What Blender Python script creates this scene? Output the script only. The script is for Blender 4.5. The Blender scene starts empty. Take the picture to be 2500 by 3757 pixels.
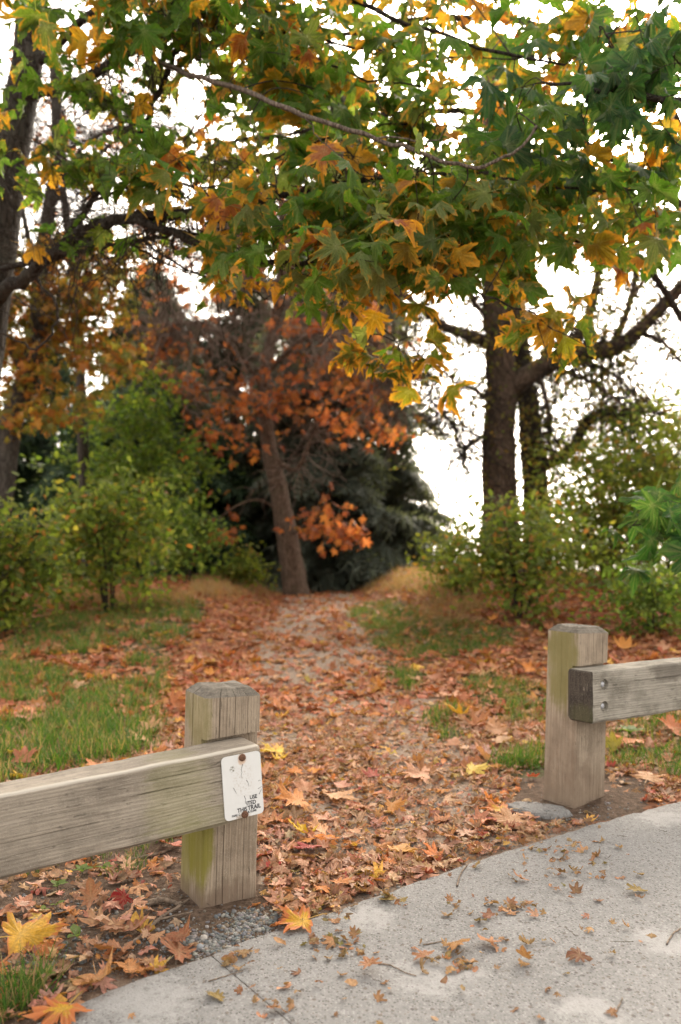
import bpy, bmesh, math, random
import numpy as np
from mathutils import Vector, Matrix, Euler

random.seed(7)
rng = np.random.default_rng(11)
scene = bpy.context.scene
COL = scene.collection
R = math.radians

# ------------------------------------------------------------------ camera, sky, sun, exposure
F, HC, YH = 3130.0, 1.15, 2060.0          # focal length in photo pixels, eye height, horizon row
VS = 2500 / 1568.0
cam_data = bpy.data.cameras.new("camera")
cam = bpy.data.objects.new("camera", cam_data)
COL.objects.link(cam)
cam.location = (0, 0, HC)
cam.rotation_euler = (R(90), 0, 0)
cam_data.sensor_fit = 'VERTICAL'
cam_data.sensor_height = 36.0
cam_data.lens = F / 3757 * 36.0
cam_data.shift_y = (YH - 3757 / 2) / 3757
cam_data.clip_end = 2000
cam_data.dof.use_dof = True
cam_data.dof.focus_distance = 3.0
cam_data.dof.aperture_fstop = 2.0
scene.camera = cam

SUN_EL, SUN_AZ = R(33), R(16)             # veiled sun beyond the trees, a little right of the trail
world = bpy.data.worlds.new("World")
scene.world = world
world.use_nodes = True
wn, wl = world.node_tree.nodes, world.node_tree.links
wn.clear()
sky = wn.new('ShaderNodeTexSky')
sky.sky_type = 'NISHITA'
sky.sun_disc = False
sky.sun_elevation = SUN_EL
sky.sun_rotation = SUN_AZ
sky.air_density = 1.0
sky.dust_density = 4.0
sky.ozone_density = 1.0
hsv = wn.new('ShaderNodeHueSaturation')
hsv.inputs['Saturation'].default_value = 0.18
bg = wn.new('ShaderNodeBackground')
bg.inputs['Strength'].default_value = 0.15
wo = wn.new('ShaderNodeOutputWorld')
wl.new(sky.outputs[0], hsv.inputs['Color'])
veil = wn.new('ShaderNodeMix')                  # thin warm evening cloud in front of the blue
veil.data_type = 'RGBA'; veil.blend_type = 'MULTIPLY'
veil.inputs[0].default_value = 1.0
veil.inputs[7].default_value = (1.09, 1.0, 0.88, 1)
wl.new(hsv.outputs[0], veil.inputs[6])
wl.new(veil.outputs[2], bg.inputs[0])
wl.new(bg.outputs[0], wo.inputs[0])

sun_data = bpy.data.lights.new("sun", 'SUN')
sun_data.energy = 1.2
sun_data.angle = R(40)
sun_data.color = (1.0, 0.87, 0.70)
sun = bpy.data.objects.new("sun", sun_data)
COL.objects.link(sun)
sdir = Vector((math.sin(SUN_AZ) * math.cos(SUN_EL), math.cos(SUN_AZ) * math.cos(SUN_EL), math.sin(SUN_EL)))
sun.rotation_euler = (-sdir).to_track_quat('-Z', 'Y').to_euler()
sun.location = (3, 20, 12)

vs = scene.view_settings
scene.display_settings.display_device = 'sRGB'
vs.view_transform = 'Standard'
vs.look = 'None'
vs.gamma = 1.0
vs.use_curve_mapping = False
vs.exposure = 2.4
scene.cycles.max_bounces = 8
scene.cycles.diffuse_bounces = 4
scene.cycles.transmission_bounces = 6
scene.cycles.use_denoising = True

# ------------------------------------------------------------------ helpers
def W(px, py, z):
    """photo pixel + real distance along the view -> world point"""
    return Vector(((px - 1250) / F * z, z, HC - (py - YH) / F * z))

def V(vx, vy, z):
    return W(vx * VS, vy * VS, z)

def project(p):
    """world points (n,3) -> view pixels"""
    p = np.asarray(p, float)
    return np.stack([(1250 + F * p[:, 0] / p[:, 1]) / VS, (YH + F * (HC - p[:, 2]) / p[:, 1]) / VS], 1)

def tag(o, label=None, cat=None, group=None, kind=None):
    if label: o['label'] = label
    if cat: o['category'] = cat
    if group: o['group'] = group
    if kind: o['kind'] = kind
    return o

def empty(name, loc, rz=0.0):
    o = bpy.data.objects.new(name, None)
    o.empty_display_size = 0.1
    o.location = loc
    o.rotation_euler = (0, 0, rz)
    COL.objects.link(o)
    return o

def np_mesh(name, verts, faces, mats, attrs=None, smooth=False, fmat=None):
    """verts (n,3), faces (m,k) equal-sized"""
    me = bpy.data.meshes.new(name)
    verts = np.asarray(verts, np.float32)
    faces = np.asarray(faces, np.int32)
    n, (m, k) = len(verts), faces.shape
    me.vertices.add(n)
    me.vertices.foreach_set('co', verts.ravel())
    me.loops.add(m * k)
    me.loops.foreach_set('vertex_index', faces.ravel())
    me.polygons.add(m)
    me.polygons.foreach_set('loop_start', np.arange(m, dtype=np.int32) * k)
    if smooth:
        me.polygons.foreach_set('use_smooth', np.ones(m, bool))
    if fmat is not None:
        me.polygons.foreach_set('material_index', np.asarray(fmat, np.int32))
    for nm, (typ, data) in (attrs or {}).items():
        a = me.attributes.new(nm, typ, 'POINT')
        a.data.foreach_set('color' if typ == 'FLOAT_COLOR' else 'value', np.asarray(data, np.float32).ravel())
    me.update(calc_edges=True)
    me.validate()
    for mt in (mats if isinstance(mats, (list, tuple)) else [mats]):
        me.materials.append(mt)
    return me

def link(name, me, parent=None, loc=None, rot=None):
    o = bpy.data.objects.new(name, me)
    COL.objects.link(o)
    if parent is not None:
        o.parent = parent
    if loc is not None: o.location = loc
    if rot is not None: o.rotation_euler = rot
    return o

def bm_obj(name, bm, mat, parent=None, smooth=False):
    me = bpy.data.meshes.new(name)
    bm.to_mesh(me)
    bm.free()
    me.materials.append(mat)
    if smooth:
        me.polygons.foreach_set('use_smooth', [True] * len(me.polygons))
    return link(name, me, parent)

# value noise in numpy (for layout and relief)
_perm = rng.random((64, 64))
def noise2(x, y):
    x = np.asarray(x, float); y = np.asarray(y, float)
    xi = np.floor(x).astype(int); yi = np.floor(y).astype(int)
    fx = x - xi; fy = y - yi
    fx = fx * fx * (3 - 2 * fx); fy = fy * fy * (3 - 2 * fy)
    g = lambda a, b: _perm[a % 64, b % 64]
    return (g(xi, yi) * (1 - fx) + g(xi + 1, yi) * fx) * (1 - fy) + (g(xi, yi + 1) * (1 - fx) + g(xi + 1, yi + 1) * fx) * fy

def sstep(a, b, x):
    t = np.clip((np.asarray(x, float) - a) / (b - a), 0, 1)
    return t * t * (3 - 2 * t)

# ------------------------------------------------------------------ node materials
def new_mat(name):
    m = bpy.data.materials.new(name)
    m.use_nodes = True
    m.node_tree.nodes.clear()
    return m, m.node_tree.nodes, m.node_tree.links

class NT:
    def __init__(s, name):
        s.m, s.n, s.l = new_mat(name)
        s.out = s.n.new('ShaderNodeOutputMaterial')
    def node(s, t, **kw):
        nd = s.n.new(t)
        for k, v in kw.items():
            setattr(nd, k, v)
        return nd
    def set(s, sock, v):
        if isinstance(v, bpy.types.NodeSocket): s.l.new(v, sock)
        elif isinstance(v, tuple) and len(v) == 3 and sock.type == 'RGBA': sock.default_value = (*v, 1)
        else: sock.default_value = v
    def coords(s, kind='Object', scale=(1, 1, 1), loc=(0, 0, 0)):
        tc = s.node('ShaderNodeTexCoord')
        mp = s.node('ShaderNodeMapping')
        s.l.new(tc.outputs[kind], mp.inputs['Vector'])
        mp.inputs['Scale'].default_value = scale
        mp.inputs['Location'].default_value = loc
        return mp.outputs[0]
    def pos(s, scale=(1, 1, 1)):
        g = s.node('ShaderNodeNewGeometry')
        mp = s.node('ShaderNodeMapping')
        s.l.new(g.outputs['Position'], mp.inputs['Vector'])
        mp.inputs['Scale'].default_value = scale
        return mp.outputs[0]
    def noise(s, vec, scale, detail=4, rough=0.55, dist=0.0, col=False):
        nd = s.node('ShaderNodeTexNoise')
        s.l.new(vec, nd.inputs['Vector'])
        nd.inputs['Scale'].default_value = scale
        nd.inputs['Detail'].default_value = detail
        nd.inputs['Roughness'].default_value = rough
        nd.inputs['Distortion'].default_value = dist
        return nd.outputs['Color' if col else 'Fac']
    def voro(s, vec, scale, feature='F1', out='Distance', rand=1.0):
        nd = s.node('ShaderNodeTexVoronoi', feature=feature)
        s.l.new(vec, nd.inputs['Vector'])
        nd.inputs['Scale'].default_value = scale
        nd.inputs['Randomness'].default_value = rand
        return nd.outputs[out]
    def math(s, op, a, b=0.0, c=0.0, clamp=False):
        nd = s.node('ShaderNodeMath', operation=op, use_clamp=clamp)
        s.set(nd.inputs[0], a); s.set(nd.inputs[1], b); s.set(nd.inputs[2], c)
        return nd.outputs[0]
    def ramp(s, fac, lo, hi, a=0.0, b=1.0):
        nd = s.node('ShaderNodeMapRange', interpolation_type='SMOOTHSTEP')
        s.set(nd.inputs[0], fac)
        nd.inputs[1].default_value = lo; nd.inputs[2].default_value = hi
        nd.inputs[3].default_value = a; nd.inputs[4].default_value = b
        return nd.outputs[0]
    def mix(s, fac, a, b, blend='MIX'):
        nd = s.node('ShaderNodeMix', data_type='RGBA', blend_type=blend)
        s.set(nd.inputs[0], fac); s.set(nd.inputs[6], a); s.set(nd.inputs[7], b)
        return nd.outputs[2]
    def attr(s, name, out='Fac'):
        nd = s.node('ShaderNodeAttribute', attribute_name=name)
        return nd.outputs[out]
    def bump(s, h, strength=0.5, dist=0.005):
        nd = s.node('ShaderNodeBump')
        nd.inputs['Strength'].default_value = strength
        nd.inputs['Distance'].default_value = dist
        s.l.new(h, nd.inputs['Height'])
        return nd.outputs[0]
    def principled(s, col, rough=0.7, spec=0.3, normal=None, metal=0.0):
        p = s.node('ShaderNodeBsdfPrincipled')
        s.set(p.inputs['Base Color'], col); s.set(p.inputs['Roughness'], rough)
        p.inputs['Specular IOR Level'].default_value = spec
        p.inputs['Metallic'].default_value = metal
        if normal is not None: s.l.new(normal, p.inputs['Normal'])
        return p.outputs[0]
    def done(s, sh):
        s.l.new(sh, s.out.inputs['Surface'])
        return s.m

def leaf_mat(name, per_object, margin=(0.50, 0.24, 0.03), burnt=(0.22, 0.07, 0.02), trans=0.35, rough=0.5, mottled=0.35, pale=0.0, spec=0.14):
    t = NT(name)
    if per_object:
        oi = t.node('ShaderNodeObjectInfo')
        col, alpha = oi.outputs['Color'], oi.outputs['Alpha']
        vec = t.coords('Object', (6, 6, 6))
        rv = t.node('ShaderNodeVectorMath', operation='ADD')
        cm = t.node('ShaderNodeCombineXYZ')
        r = t.math('MULTIPLY', oi.outputs['Random'], 37.0)
        for i in range(3): t.l.new(r, cm.inputs[i])
        t.l.new(vec, rv.inputs[0]); t.l.new(cm.outputs[0], rv.inputs[1])
        vec = rv.outputs[0]
        ns = 1.0
    else:
        a = t.node('ShaderNodeAttribute', attribute_name='tint')
        col, alpha = a.outputs['Color'], a.outputs['Alpha']
        vec = t.pos((1, 1, 1))
        ns = 30.0
    edge = t.attr('edge')
    n1 = t.noise(vec, ns * 1.0, 4, 0.65)
    n2 = t.noise(vec, ns * 3.0, 3, 0.6)
    # margin grows inwards with alpha
    e = t.math('ADD', edge, t.math('MULTIPLY', t.math('SUBTRACT', n1, 0.5), 0.9))
    e = t.math('ADD', e, t.math('MULTIPLY', t.math('SUBTRACT', alpha, 0.5), 1.1))
    m1 = t.ramp(e, 0.72, 0.98)
    m2 = t.ramp(t.math('ADD', e, t.math('MULTIPLY', t.math('SUBTRACT', n2, 0.5), 0.4)), 1.18, 1.42)
    has = t.ramp(alpha, 0.02, 0.1)
    m1 = t.math('MULTIPLY', m1, has); m2 = t.math('MULTIPLY', m2, has)
    dark = t.mix(t.ramp(n2, 0.3, 0.75), t.mix(1.0, col, (1 - mottled,) * 3, 'MULTIPLY'), col)
    if pale > 0:
        pf = t.math('MULTIPLY', t.ramp(edge, 0.55, 0.05), t.ramp(n2, 0.48, 0.72))
        dark = t.mix(t.math('MULTIPLY', pf, pale), dark, (0.33, 0.36, 0.27))
    c = t.mix(m1, dark, margin)
    c = t.mix(m2, c, burnt)
    vein = t.attr('vein')
    c = t.mix(t.math('MULTIPLY', vein, 0.35), c, t.mix(0.5, c, (0.4, 0.36, 0.2)))
    nrm = t.bump(t.math('ADD', t.math('MULTIPLY', n2, 0.6), vein), 0.35, 0.004)
    p = t.principled(c, rough, spec, nrm)
    tr = t.node('ShaderNodeBsdfTranslucent')
    tc = t.mix(1.0, c, (1.75, 1.7, 0.8), 'MULTIPLY')
    t.l.new(tc, tr.inputs['Color'])
    mx = t.node('ShaderNodeMixShader')
    mx.inputs[0].default_value = trans
    t.l.new(p, mx.inputs[1]); t.l.new(tr.outputs[0], mx.inputs[2])
    return t.done(mx.outputs[0])

M = {}
M['leaf_obj'] = leaf_mat('autumn_leaf', True, pale=0.45, trans=0.52)
M['leaf'] = leaf_mat('autumn_foliage', False, pale=0.35, trans=0.55)
M['dead_obj'] = leaf_mat('fallen_leaf', True, margin=(0.40, 0.13, 0.045), burnt=(0.24, 0.10, 0.05), trans=0.15, rough=0.6, mottled=0.4)
M['dead'] = leaf_mat('leaf_litter', False, margin=(0.40, 0.15, 0.06), burnt=(0.2, 0.09, 0.05), trans=0.15, rough=0.65, mottled=0.5)
M['bush'] = leaf_mat('shrub_leaf', False, margin=(0.30, 0.22, 0.03), trans=0.52, rough=0.55)
M['needle'] = leaf_mat('needles', False, trans=0.3, rough=0.6, mottled=0.3)
M['blade'] = leaf_mat('grass_blade', False, trans=0.35, rough=0.5, mottled=0.2)

def bark(name, c0, c1, moss=(0.13, 0.14, 0.09), amt=0.4, sc=1.0, zs=0.25):
    t = NT(name)
    v = t.coords('Object', (1, 1, zs))
    n1 = t.noise(v, 22 * sc, 6, 0.65, 0.6)
    n2 = t.noise(v, 70 * sc, 4, 0.6)
    vr = t.voro(v, 26 * sc, 'DISTANCE_TO_EDGE')
    c = t.mix(t.ramp(n1, 0.3, 0.7), c0, c1)
    c = t.mix(t.ramp(vr, 0.0, 0.12, 0.65, 0.0), c, tuple(x * 0.4 for x in c0))
    big = t.noise(t.coords('Object'), 5 * sc, 4, 0.6)
    c = t.mix(t.math('MULTIPLY', t.ramp(big, 0.5, 0.72), amt), c, moss)
    h = t.math('ADD', n1, t.math('MULTIPLY', t.ramp(vr, 0.0, 0.2), 0.7))
    h = t.math('ADD', h, t.math('MULTIPLY', n2, 0.3))
    return t.done(t.principled(c, 0.9, 0.15, t.bump(h, 0.9, 0.015)))

M['bark_dark'] = bark('dark_maple_bark', (0.018, 0.014, 0.011), (0.05, 0.041, 0.033), (0.085, 0.085, 0.068), 0.35)
M['bark_grey'] = bark('grey_bark', (0.038, 0.033, 0.028), (0.095, 0.083, 0.072), (0.09, 0.09, 0.07), 0.3)
M['bark_brown'] = bark('brown_bark', (0.085, 0.056, 0.041), (0.185, 0.128, 0.094), (0.12, 0.10, 0.06), 0.3)
M['twig'] = bark('twig_bark', (0.10, 0.075, 0.058), (0.22, 0.17, 0.135), (0.2, 0.19, 0.16), 0.3, 2.0)
M['twig_pale'] = bark('pale_twig_bark', (0.22, 0.16, 0.125), (0.38, 0.29, 0.235), (0.34, 0.29, 0.24), 0.3, 2.0)
M['twig_dark'] = bark('dark_twig_bark', (0.03, 0.023, 0.018), (0.075, 0.06, 0.048), (0.10, 0.10, 0.08), 0.3, 2.0)

def wood(name, axis, c0, c1, algae=None, alg_box=None, endc=None, seed=0.0, dirt_or_highlight=None):
    """weathered softwood; axis = grain axis (0 or 2); algae = colour, alg_box = ((lo),(hi)) stain area in object space"""
    t = NT(name)
    s = [1, 1, 1]; s[axis] = 0.05
    v = t.coords('Object', tuple(s), (seed, seed * 0.7, seed * 1.3))
    warp = t.noise(t.coords('Object', tuple(3.0 if i != axis else 1.1 for i in range(3)), (seed,) * 3), 2.2, 3, 0.5, 0.0)
    g1 = t.noise(v, 85, 5, 0.65, 0.3)
    g2 = t.noise(v, 320, 3, 0.6)
    rings = t.node('ShaderNodeTexWave', wave_type='BANDS', bands_direction='Z' if axis == 0 else 'X')
    vr = t.coords('Object', tuple(1.0 if i != axis else 0.12 for i in range(3)), (seed,) * 3)
    t.l.new(vr, rings.inputs['Vector'])
    rings.inputs['Scale'].default_value = 28
    rings.inputs['Distortion'].default_value = 9.0
    rings.inputs['Detail'].default_value = 2.0
    rings.inputs['Detail Scale'].default_value = 0.35
    rg = rings.outputs['Fac']
    big = t.noise(t.coords('Object', (1, 1, 1), (seed * 2,) * 3), 9, 5, 0.65)
    fine = t.noise(t.coords('Object'), 260, 3, 0.6)
    f = t.math('ADD', t.math('MULTIPLY', g1, 0.42), t.math('MULTIPLY', big, 0.58))
    c = t.mix(t.ramp(f, 0.33, 0.68), c0, c1)
    c = t.mix(t.math('MULTIPLY', t.ramp(rg, 0.25, 0.8), 0.22), c, tuple(x * 0.62 for x in c0))
    c = t.mix(t.math('MULTIPLY', t.ramp(g2, 0.58, 0.74), 0.5), c, tuple(x * 0.45 for x in c0))
    c = t.mix(t.math('MULTIPLY', t.ramp(fine, 0.52, 0.72), 0.35), c, (0.46, 0.40, 0.33))
    c = t.mix(t.math('MULTIPLY', t.ramp(big, 0.55, 0.78), 0.45), c, tuple(x * 0.62 for x in c0))
    s2 = [1, 1, 1]; s2[axis] = 0.16
    fl = t.noise(t.coords('Object', tuple(s2), (seed + 1.3,) * 3), 95, 3, 0.7, 0.4)
    c = t.mix(t.math('MULTIPLY', t.ramp(fl, 0.60, 0.68), 0.6), c, tuple(x * 0.3 for x in c0))
    c = t.mix(t.math('MULTIPLY', t.ramp(fl, 0.36, 0.28), 0.35), c, (0.45, 0.39, 0.32))
    sep = t.node('ShaderNodeSeparateXYZ')
    t.l.new(t.coords('Object'), sep.inputs[0])
    for colr, boxes in ((algae, alg_box or []), (dirt_or_highlight[0] if dirt_or_highlight else None, dirt_or_highlight[1] if dirt_or_highlight else [])):
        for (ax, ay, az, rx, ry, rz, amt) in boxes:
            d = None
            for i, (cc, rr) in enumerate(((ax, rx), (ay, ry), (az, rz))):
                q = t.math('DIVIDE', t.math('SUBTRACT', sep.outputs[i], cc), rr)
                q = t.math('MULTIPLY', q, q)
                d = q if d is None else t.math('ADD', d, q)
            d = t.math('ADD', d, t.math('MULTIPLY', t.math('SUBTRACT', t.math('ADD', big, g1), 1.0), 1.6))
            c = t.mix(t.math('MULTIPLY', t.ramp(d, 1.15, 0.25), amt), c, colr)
    h = t.math('ADD', t.math('MULTIPLY', g1, 0.8), t.math('MULTIPLY', g2, 0.5))
    h = t.math('ADD', h, t.math('MULTIPLY', rg, -0.22))
    h = t.math('ADD', h, t.math('MULTIPLY', fine, 0.25))
    return t.done(t.principled(c, 0.85, 0.2, t.bump(h, 0.75, 0.004)))

WC0, WC1 = (0.185, 0.143, 0.105), (0.355, 0.287, 0.215)
GC0, GC1 = (0.175, 0.147, 0.118), (0.345, 0.298, 0.24)
MOSS = (0.17, 0.155, 0.022)
M['post_left'] = wood('weathered_post', 2, WC0, WC1, MOSS,
    [(0.0, 0.03, 0.24, 0.05, 0.14, 0.22, 0.85), (0.0, 0.16, 0.16, 0.03, 0.10, 0.22, 0.7), (0.0, 0.06, 0.62, 0.035, 0.16, 0.12, 0.4)],
    dirt_or_highlight=((0.15, 0.105, 0.075), [(0.1, 0.1, 0.0, 0.3, 0.3, 0.10, 0.75)]))
M['post_right'] = wood('weathered_post_mossy', 2, WC0, WC1, (0.17, 0.15, 0.05),
    [(0.0, 0.1, 0.66, 0.03, 0.14, 0.24, 0.8)], seed=3.1,
    dirt_or_highlight=((0.17, 0.12, 0.085), [(0.1, 0.1, 0.05, 0.3, 0.3, 0.22, 0.6), (0.0, 0.12, 0.32, 0.04, 0.2, 0.14, 0.35)]))
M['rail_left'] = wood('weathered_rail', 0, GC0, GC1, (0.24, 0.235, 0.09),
    [(-0.28, 0.0, 0.12, 0.13, 0.25, 0.15, 0.28), (-0.10, 0.0, 0.03, 0.3, 0.06, 0.05, 0.2)], seed=1.7,
    dirt_or_highlight=((0.50, 0.46, 0.40), [(-0.9, 0.004, 0.236, 4.0, 0.012, 0.010, 0.65)]))  # pale worn top-front edge, with an edge highlight painted in
M['rail_right'] = wood('weathered_rail_worn', 0, (0.15, 0.135, 0.11), (0.36, 0.33, 0.28), (0.10, 0.085, 0.07),
    [(0.52, 0.0, 0.2, 0.14, 0.05, 0.07, 0.7), (0.8, 0.0, 0.12, 0.2, 0.1, 0.1, 0.6), (0.0, 0.06, 0.12, 0.012, 0.2, 0.3, 0.9)], seed=5.3)
M['endgrain_dark'] = wood('dark_end_grain', 2, (0.022, 0.017, 0.014), (0.075, 0.06, 0.047), (0.07, 0.07, 0.025), [(0, 0.04, 0.03, 0.1, 0.1, 0.06, 0.4)], seed=8.0)
M['post_top'] = wood('weathered_post_top', 0, (0.075, 0.065, 0.053), (0.185, 0.16, 0.13), seed=4.0)

def simple(name, col, rough=0.6, spec=0.3, metal=0.0, var=0.3, sc=40, bump=0.3):
    t = NT(name)
    n = t.noise(t.coords('Object'), sc, 5, 0.6)
    c = t.mix(t.ramp(n, 0.3, 0.7), tuple(x * (1 - var) for x in col), tuple(min(1, x * (1 + var)) for x in col))
    return t.done(t.principled(c, rough, spec, t.bump(n, bump, 0.003), metal))

M['rust'] = simple('rusty_bolt', (0.13, 0.065, 0.04), 0.75, 0.3, 0.3, 0.5, 300, 0.8)
M['zinc'] = simple('zinc_bolt', (0.42, 0.43, 0.46), 0.5, 0.4, 0.5, 0.2, 200)
M['hole'] = simple('dark_hole', (0.06, 0.05, 0.042), 0.9, 0.1)
M['stick'] = simple('dry_stick', (0.16, 0.12, 0.09), 0.85, 0.2, 0, 0.5, 60, 0.6)

def sign_mat():
    t = NT('enamel_plate')
    v = t.coords('Object')
    n1 = t.noise(v, 55, 5, 0.65)
    n2 = t.noise(v, 140, 4, 0.7)
    sep = t.node('ShaderNodeSeparateXYZ'); t.l.new(v, sep.inputs[0])
    def blob(cx, cz, rx, rz):
        a = t.math('DIVIDE', t.math('SUBTRACT', sep.outputs[0], cx), rx)
        b = t.math('DIVIDE', t.math('SUBTRACT', sep.outputs[2], cz), rz)
        return t.math('ADD', t.math('MULTIPLY', a, a), t.math('MULTIPLY', b, b))
    c = t.mix(t.ramp(n1, 0.4, 0.7, 0, 0.15), (0.60, 0.60, 0.595), (0.48, 0.48, 0.465))
    scuff = t.math('MULTIPLY', t.ramp(blob(0.07, 0.125, 0.045, 0.075), 1.1, 0.2), t.ramp(n2, 0.50, 0.66))
    c = t.mix(t.math('MULTIPLY', scuff, 0.75), c, (0.42, 0.36, 0.31))
    sc2 = t.math('MULTIPLY', t.ramp(blob(0.035, 0.163, 0.010, 0.012), 1.2, 0.2), t.ramp(n2, 0.45, 0.58))
    c = t.mix(sc2, c, (0.14, 0.13, 0.09))
    rust = t.ramp(t.math('ADD', blob(0.070, 0.188, 0.0165, 0.022), t.math('MULTIPLY', t.math('SUBTRACT', n1, 0.5), 1.5)), 1.0, 0.3)
    c = t.mix(t.math('MULTIPLY', rust, 0.6), c, (0.5, 0.27, 0.12))
    r2 = t.ramp(t.math('ADD', blob(0.063, 0.003, 0.028, 0.013), t.math('MULTIPLY', t.math('SUBTRACT', n2, 0.5), 2.6)), 0.9, 0.4)
    c = t.mix(t.math('MULTIPLY', r2, 0.8), c, (0.32, 0.25, 0.19))
    return t.done(t.principled(c, 0.35, 0.45, t.bump(n1, 0.1, 0.001)))
M['plate'] = sign_mat()

def ink_mat(name, lo, hi):
    t = NT(name)
    n = t.noise(t.coords('Object'), 190, 4, 0.7)
    p = t.principled((0.02, 0.02, 0.025), 0.5, 0.3)
    tr = t.node('ShaderNodeBsdfTransparent')
    mx = t.node('ShaderNodeMixShader')
    t.l.new(t.ramp(n, lo, hi), mx.inputs[0])
    t.l.new(p, mx.inputs[1]); t.l.new(tr.outputs[0], mx.inputs[2])
    return t.done(mx.outputs[0])
M['ink'] = ink_mat('printed_ink', 0.66, 0.72)
M['ink_worn'] = ink_mat('worn_ink', 0.54, 0.62)
M['ink_faint'] = ink_mat('nearly_gone_ink', 0.40, 0.45)

def ground_mat():
    t = NT('woodland_ground')
    v = t.pos()
    mk = t.node('ShaderNodeAttribute', attribute_name='mask')
    sep = t.node('ShaderNodeSeparateColor'); t.l.new(mk.outputs['Color'], sep.inputs[0])
    n1 = t.noise(v, 3.0, 6, 0.65)
    n2 = t.noise(v, 40, 5, 0.65)
    n3 = t.noise(v, 160, 4, 0.65)
    st = t.voro(v, 90, 'F1', 'Distance')
    sc = t.node('ShaderNodeTexVoronoi'); t.l.new(v, sc.inputs['Vector']); sc.inputs['Scale'].default_value = 90
    soil = t.mix(t.ramp(n2, 0.3, 0.7), (0.060, 0.040, 0.028), (0.145, 0.10, 0.072))
    soil = t.mix(t.ramp(n3, 0.55, 0.75, 0, 0.4), soil, (0.22, 0.16, 0.115))
    grav = t.mix(t.ramp(n2, 0.3, 0.7), (0.185, 0.13, 0.095), (0.31, 0.235, 0.178))
    stone = t.node('ShaderNodeSeparateColor'); t.l.new(sc.outputs['Color'], stone.inputs[0])
    sf = t.math('MULTIPLY', t.ramp(st, 0.45, 0.3), t.ramp(stone.outputs[0], 0.55, 0.6))
    grav = t.mix(t.math('MULTIPLY', sf, 0.8), grav, t.mix(stone.outputs[1], (0.13, 0.14, 0.15), (0.42, 0.41, 0.39)))
    c = t.mix(t.ramp(t.math('ADD', sep.outputs[0], t.math('MULTIPLY', t.math('SUBTRACT', n1, 0.5), 0.6)), 0.3, 0.7), soil, grav)
    turf = t.mix(t.ramp(n2, 0.3, 0.7), (0.05, 0.045, 0.02), (0.10, 0.085, 0.04))
    c = t.mix(t.ramp(t.math('ADD', sep.outputs[1], t.math('MULTIPLY', t.math('SUBTRACT', n1, 0.5), 0.5)), 0.35, 0.7), c, turf)
    lit = t.voro(v, 14, 'F1', 'Color')
    lsep = t.node('ShaderNodeSeparateColor'); t.l.new(lit, lsep.inputs[0])
    lc = t.mix(lsep.outputs[0], (0.15, 0.06, 0.033), (0.34, 0.15, 0.075))
    lc = t.mix(t.ramp(n2, 0.3, 0.6), t.mix(1.0, lc, (0.5, 0.5, 0.5), 'MULTIPLY'), lc)
    c = t.mix(t.ramp(t.math('ADD', sep.outputs[2], t.math('MULTIPLY', t.math('SUBTRACT', n2, 0.5), 0.5)), 0.3, 0.7), c, lc)
    h = t.math('ADD', n2, t.math('MULTIPLY', n3, 0.5))
    h = t.math('ADD', h, t.math('MULTIPLY', sf, 0.6))
    return t.done(t.principled(c, 0.95, 0.1, t.bump(h, 0.9, 0.012)))
M['ground'] = ground_mat()

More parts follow.
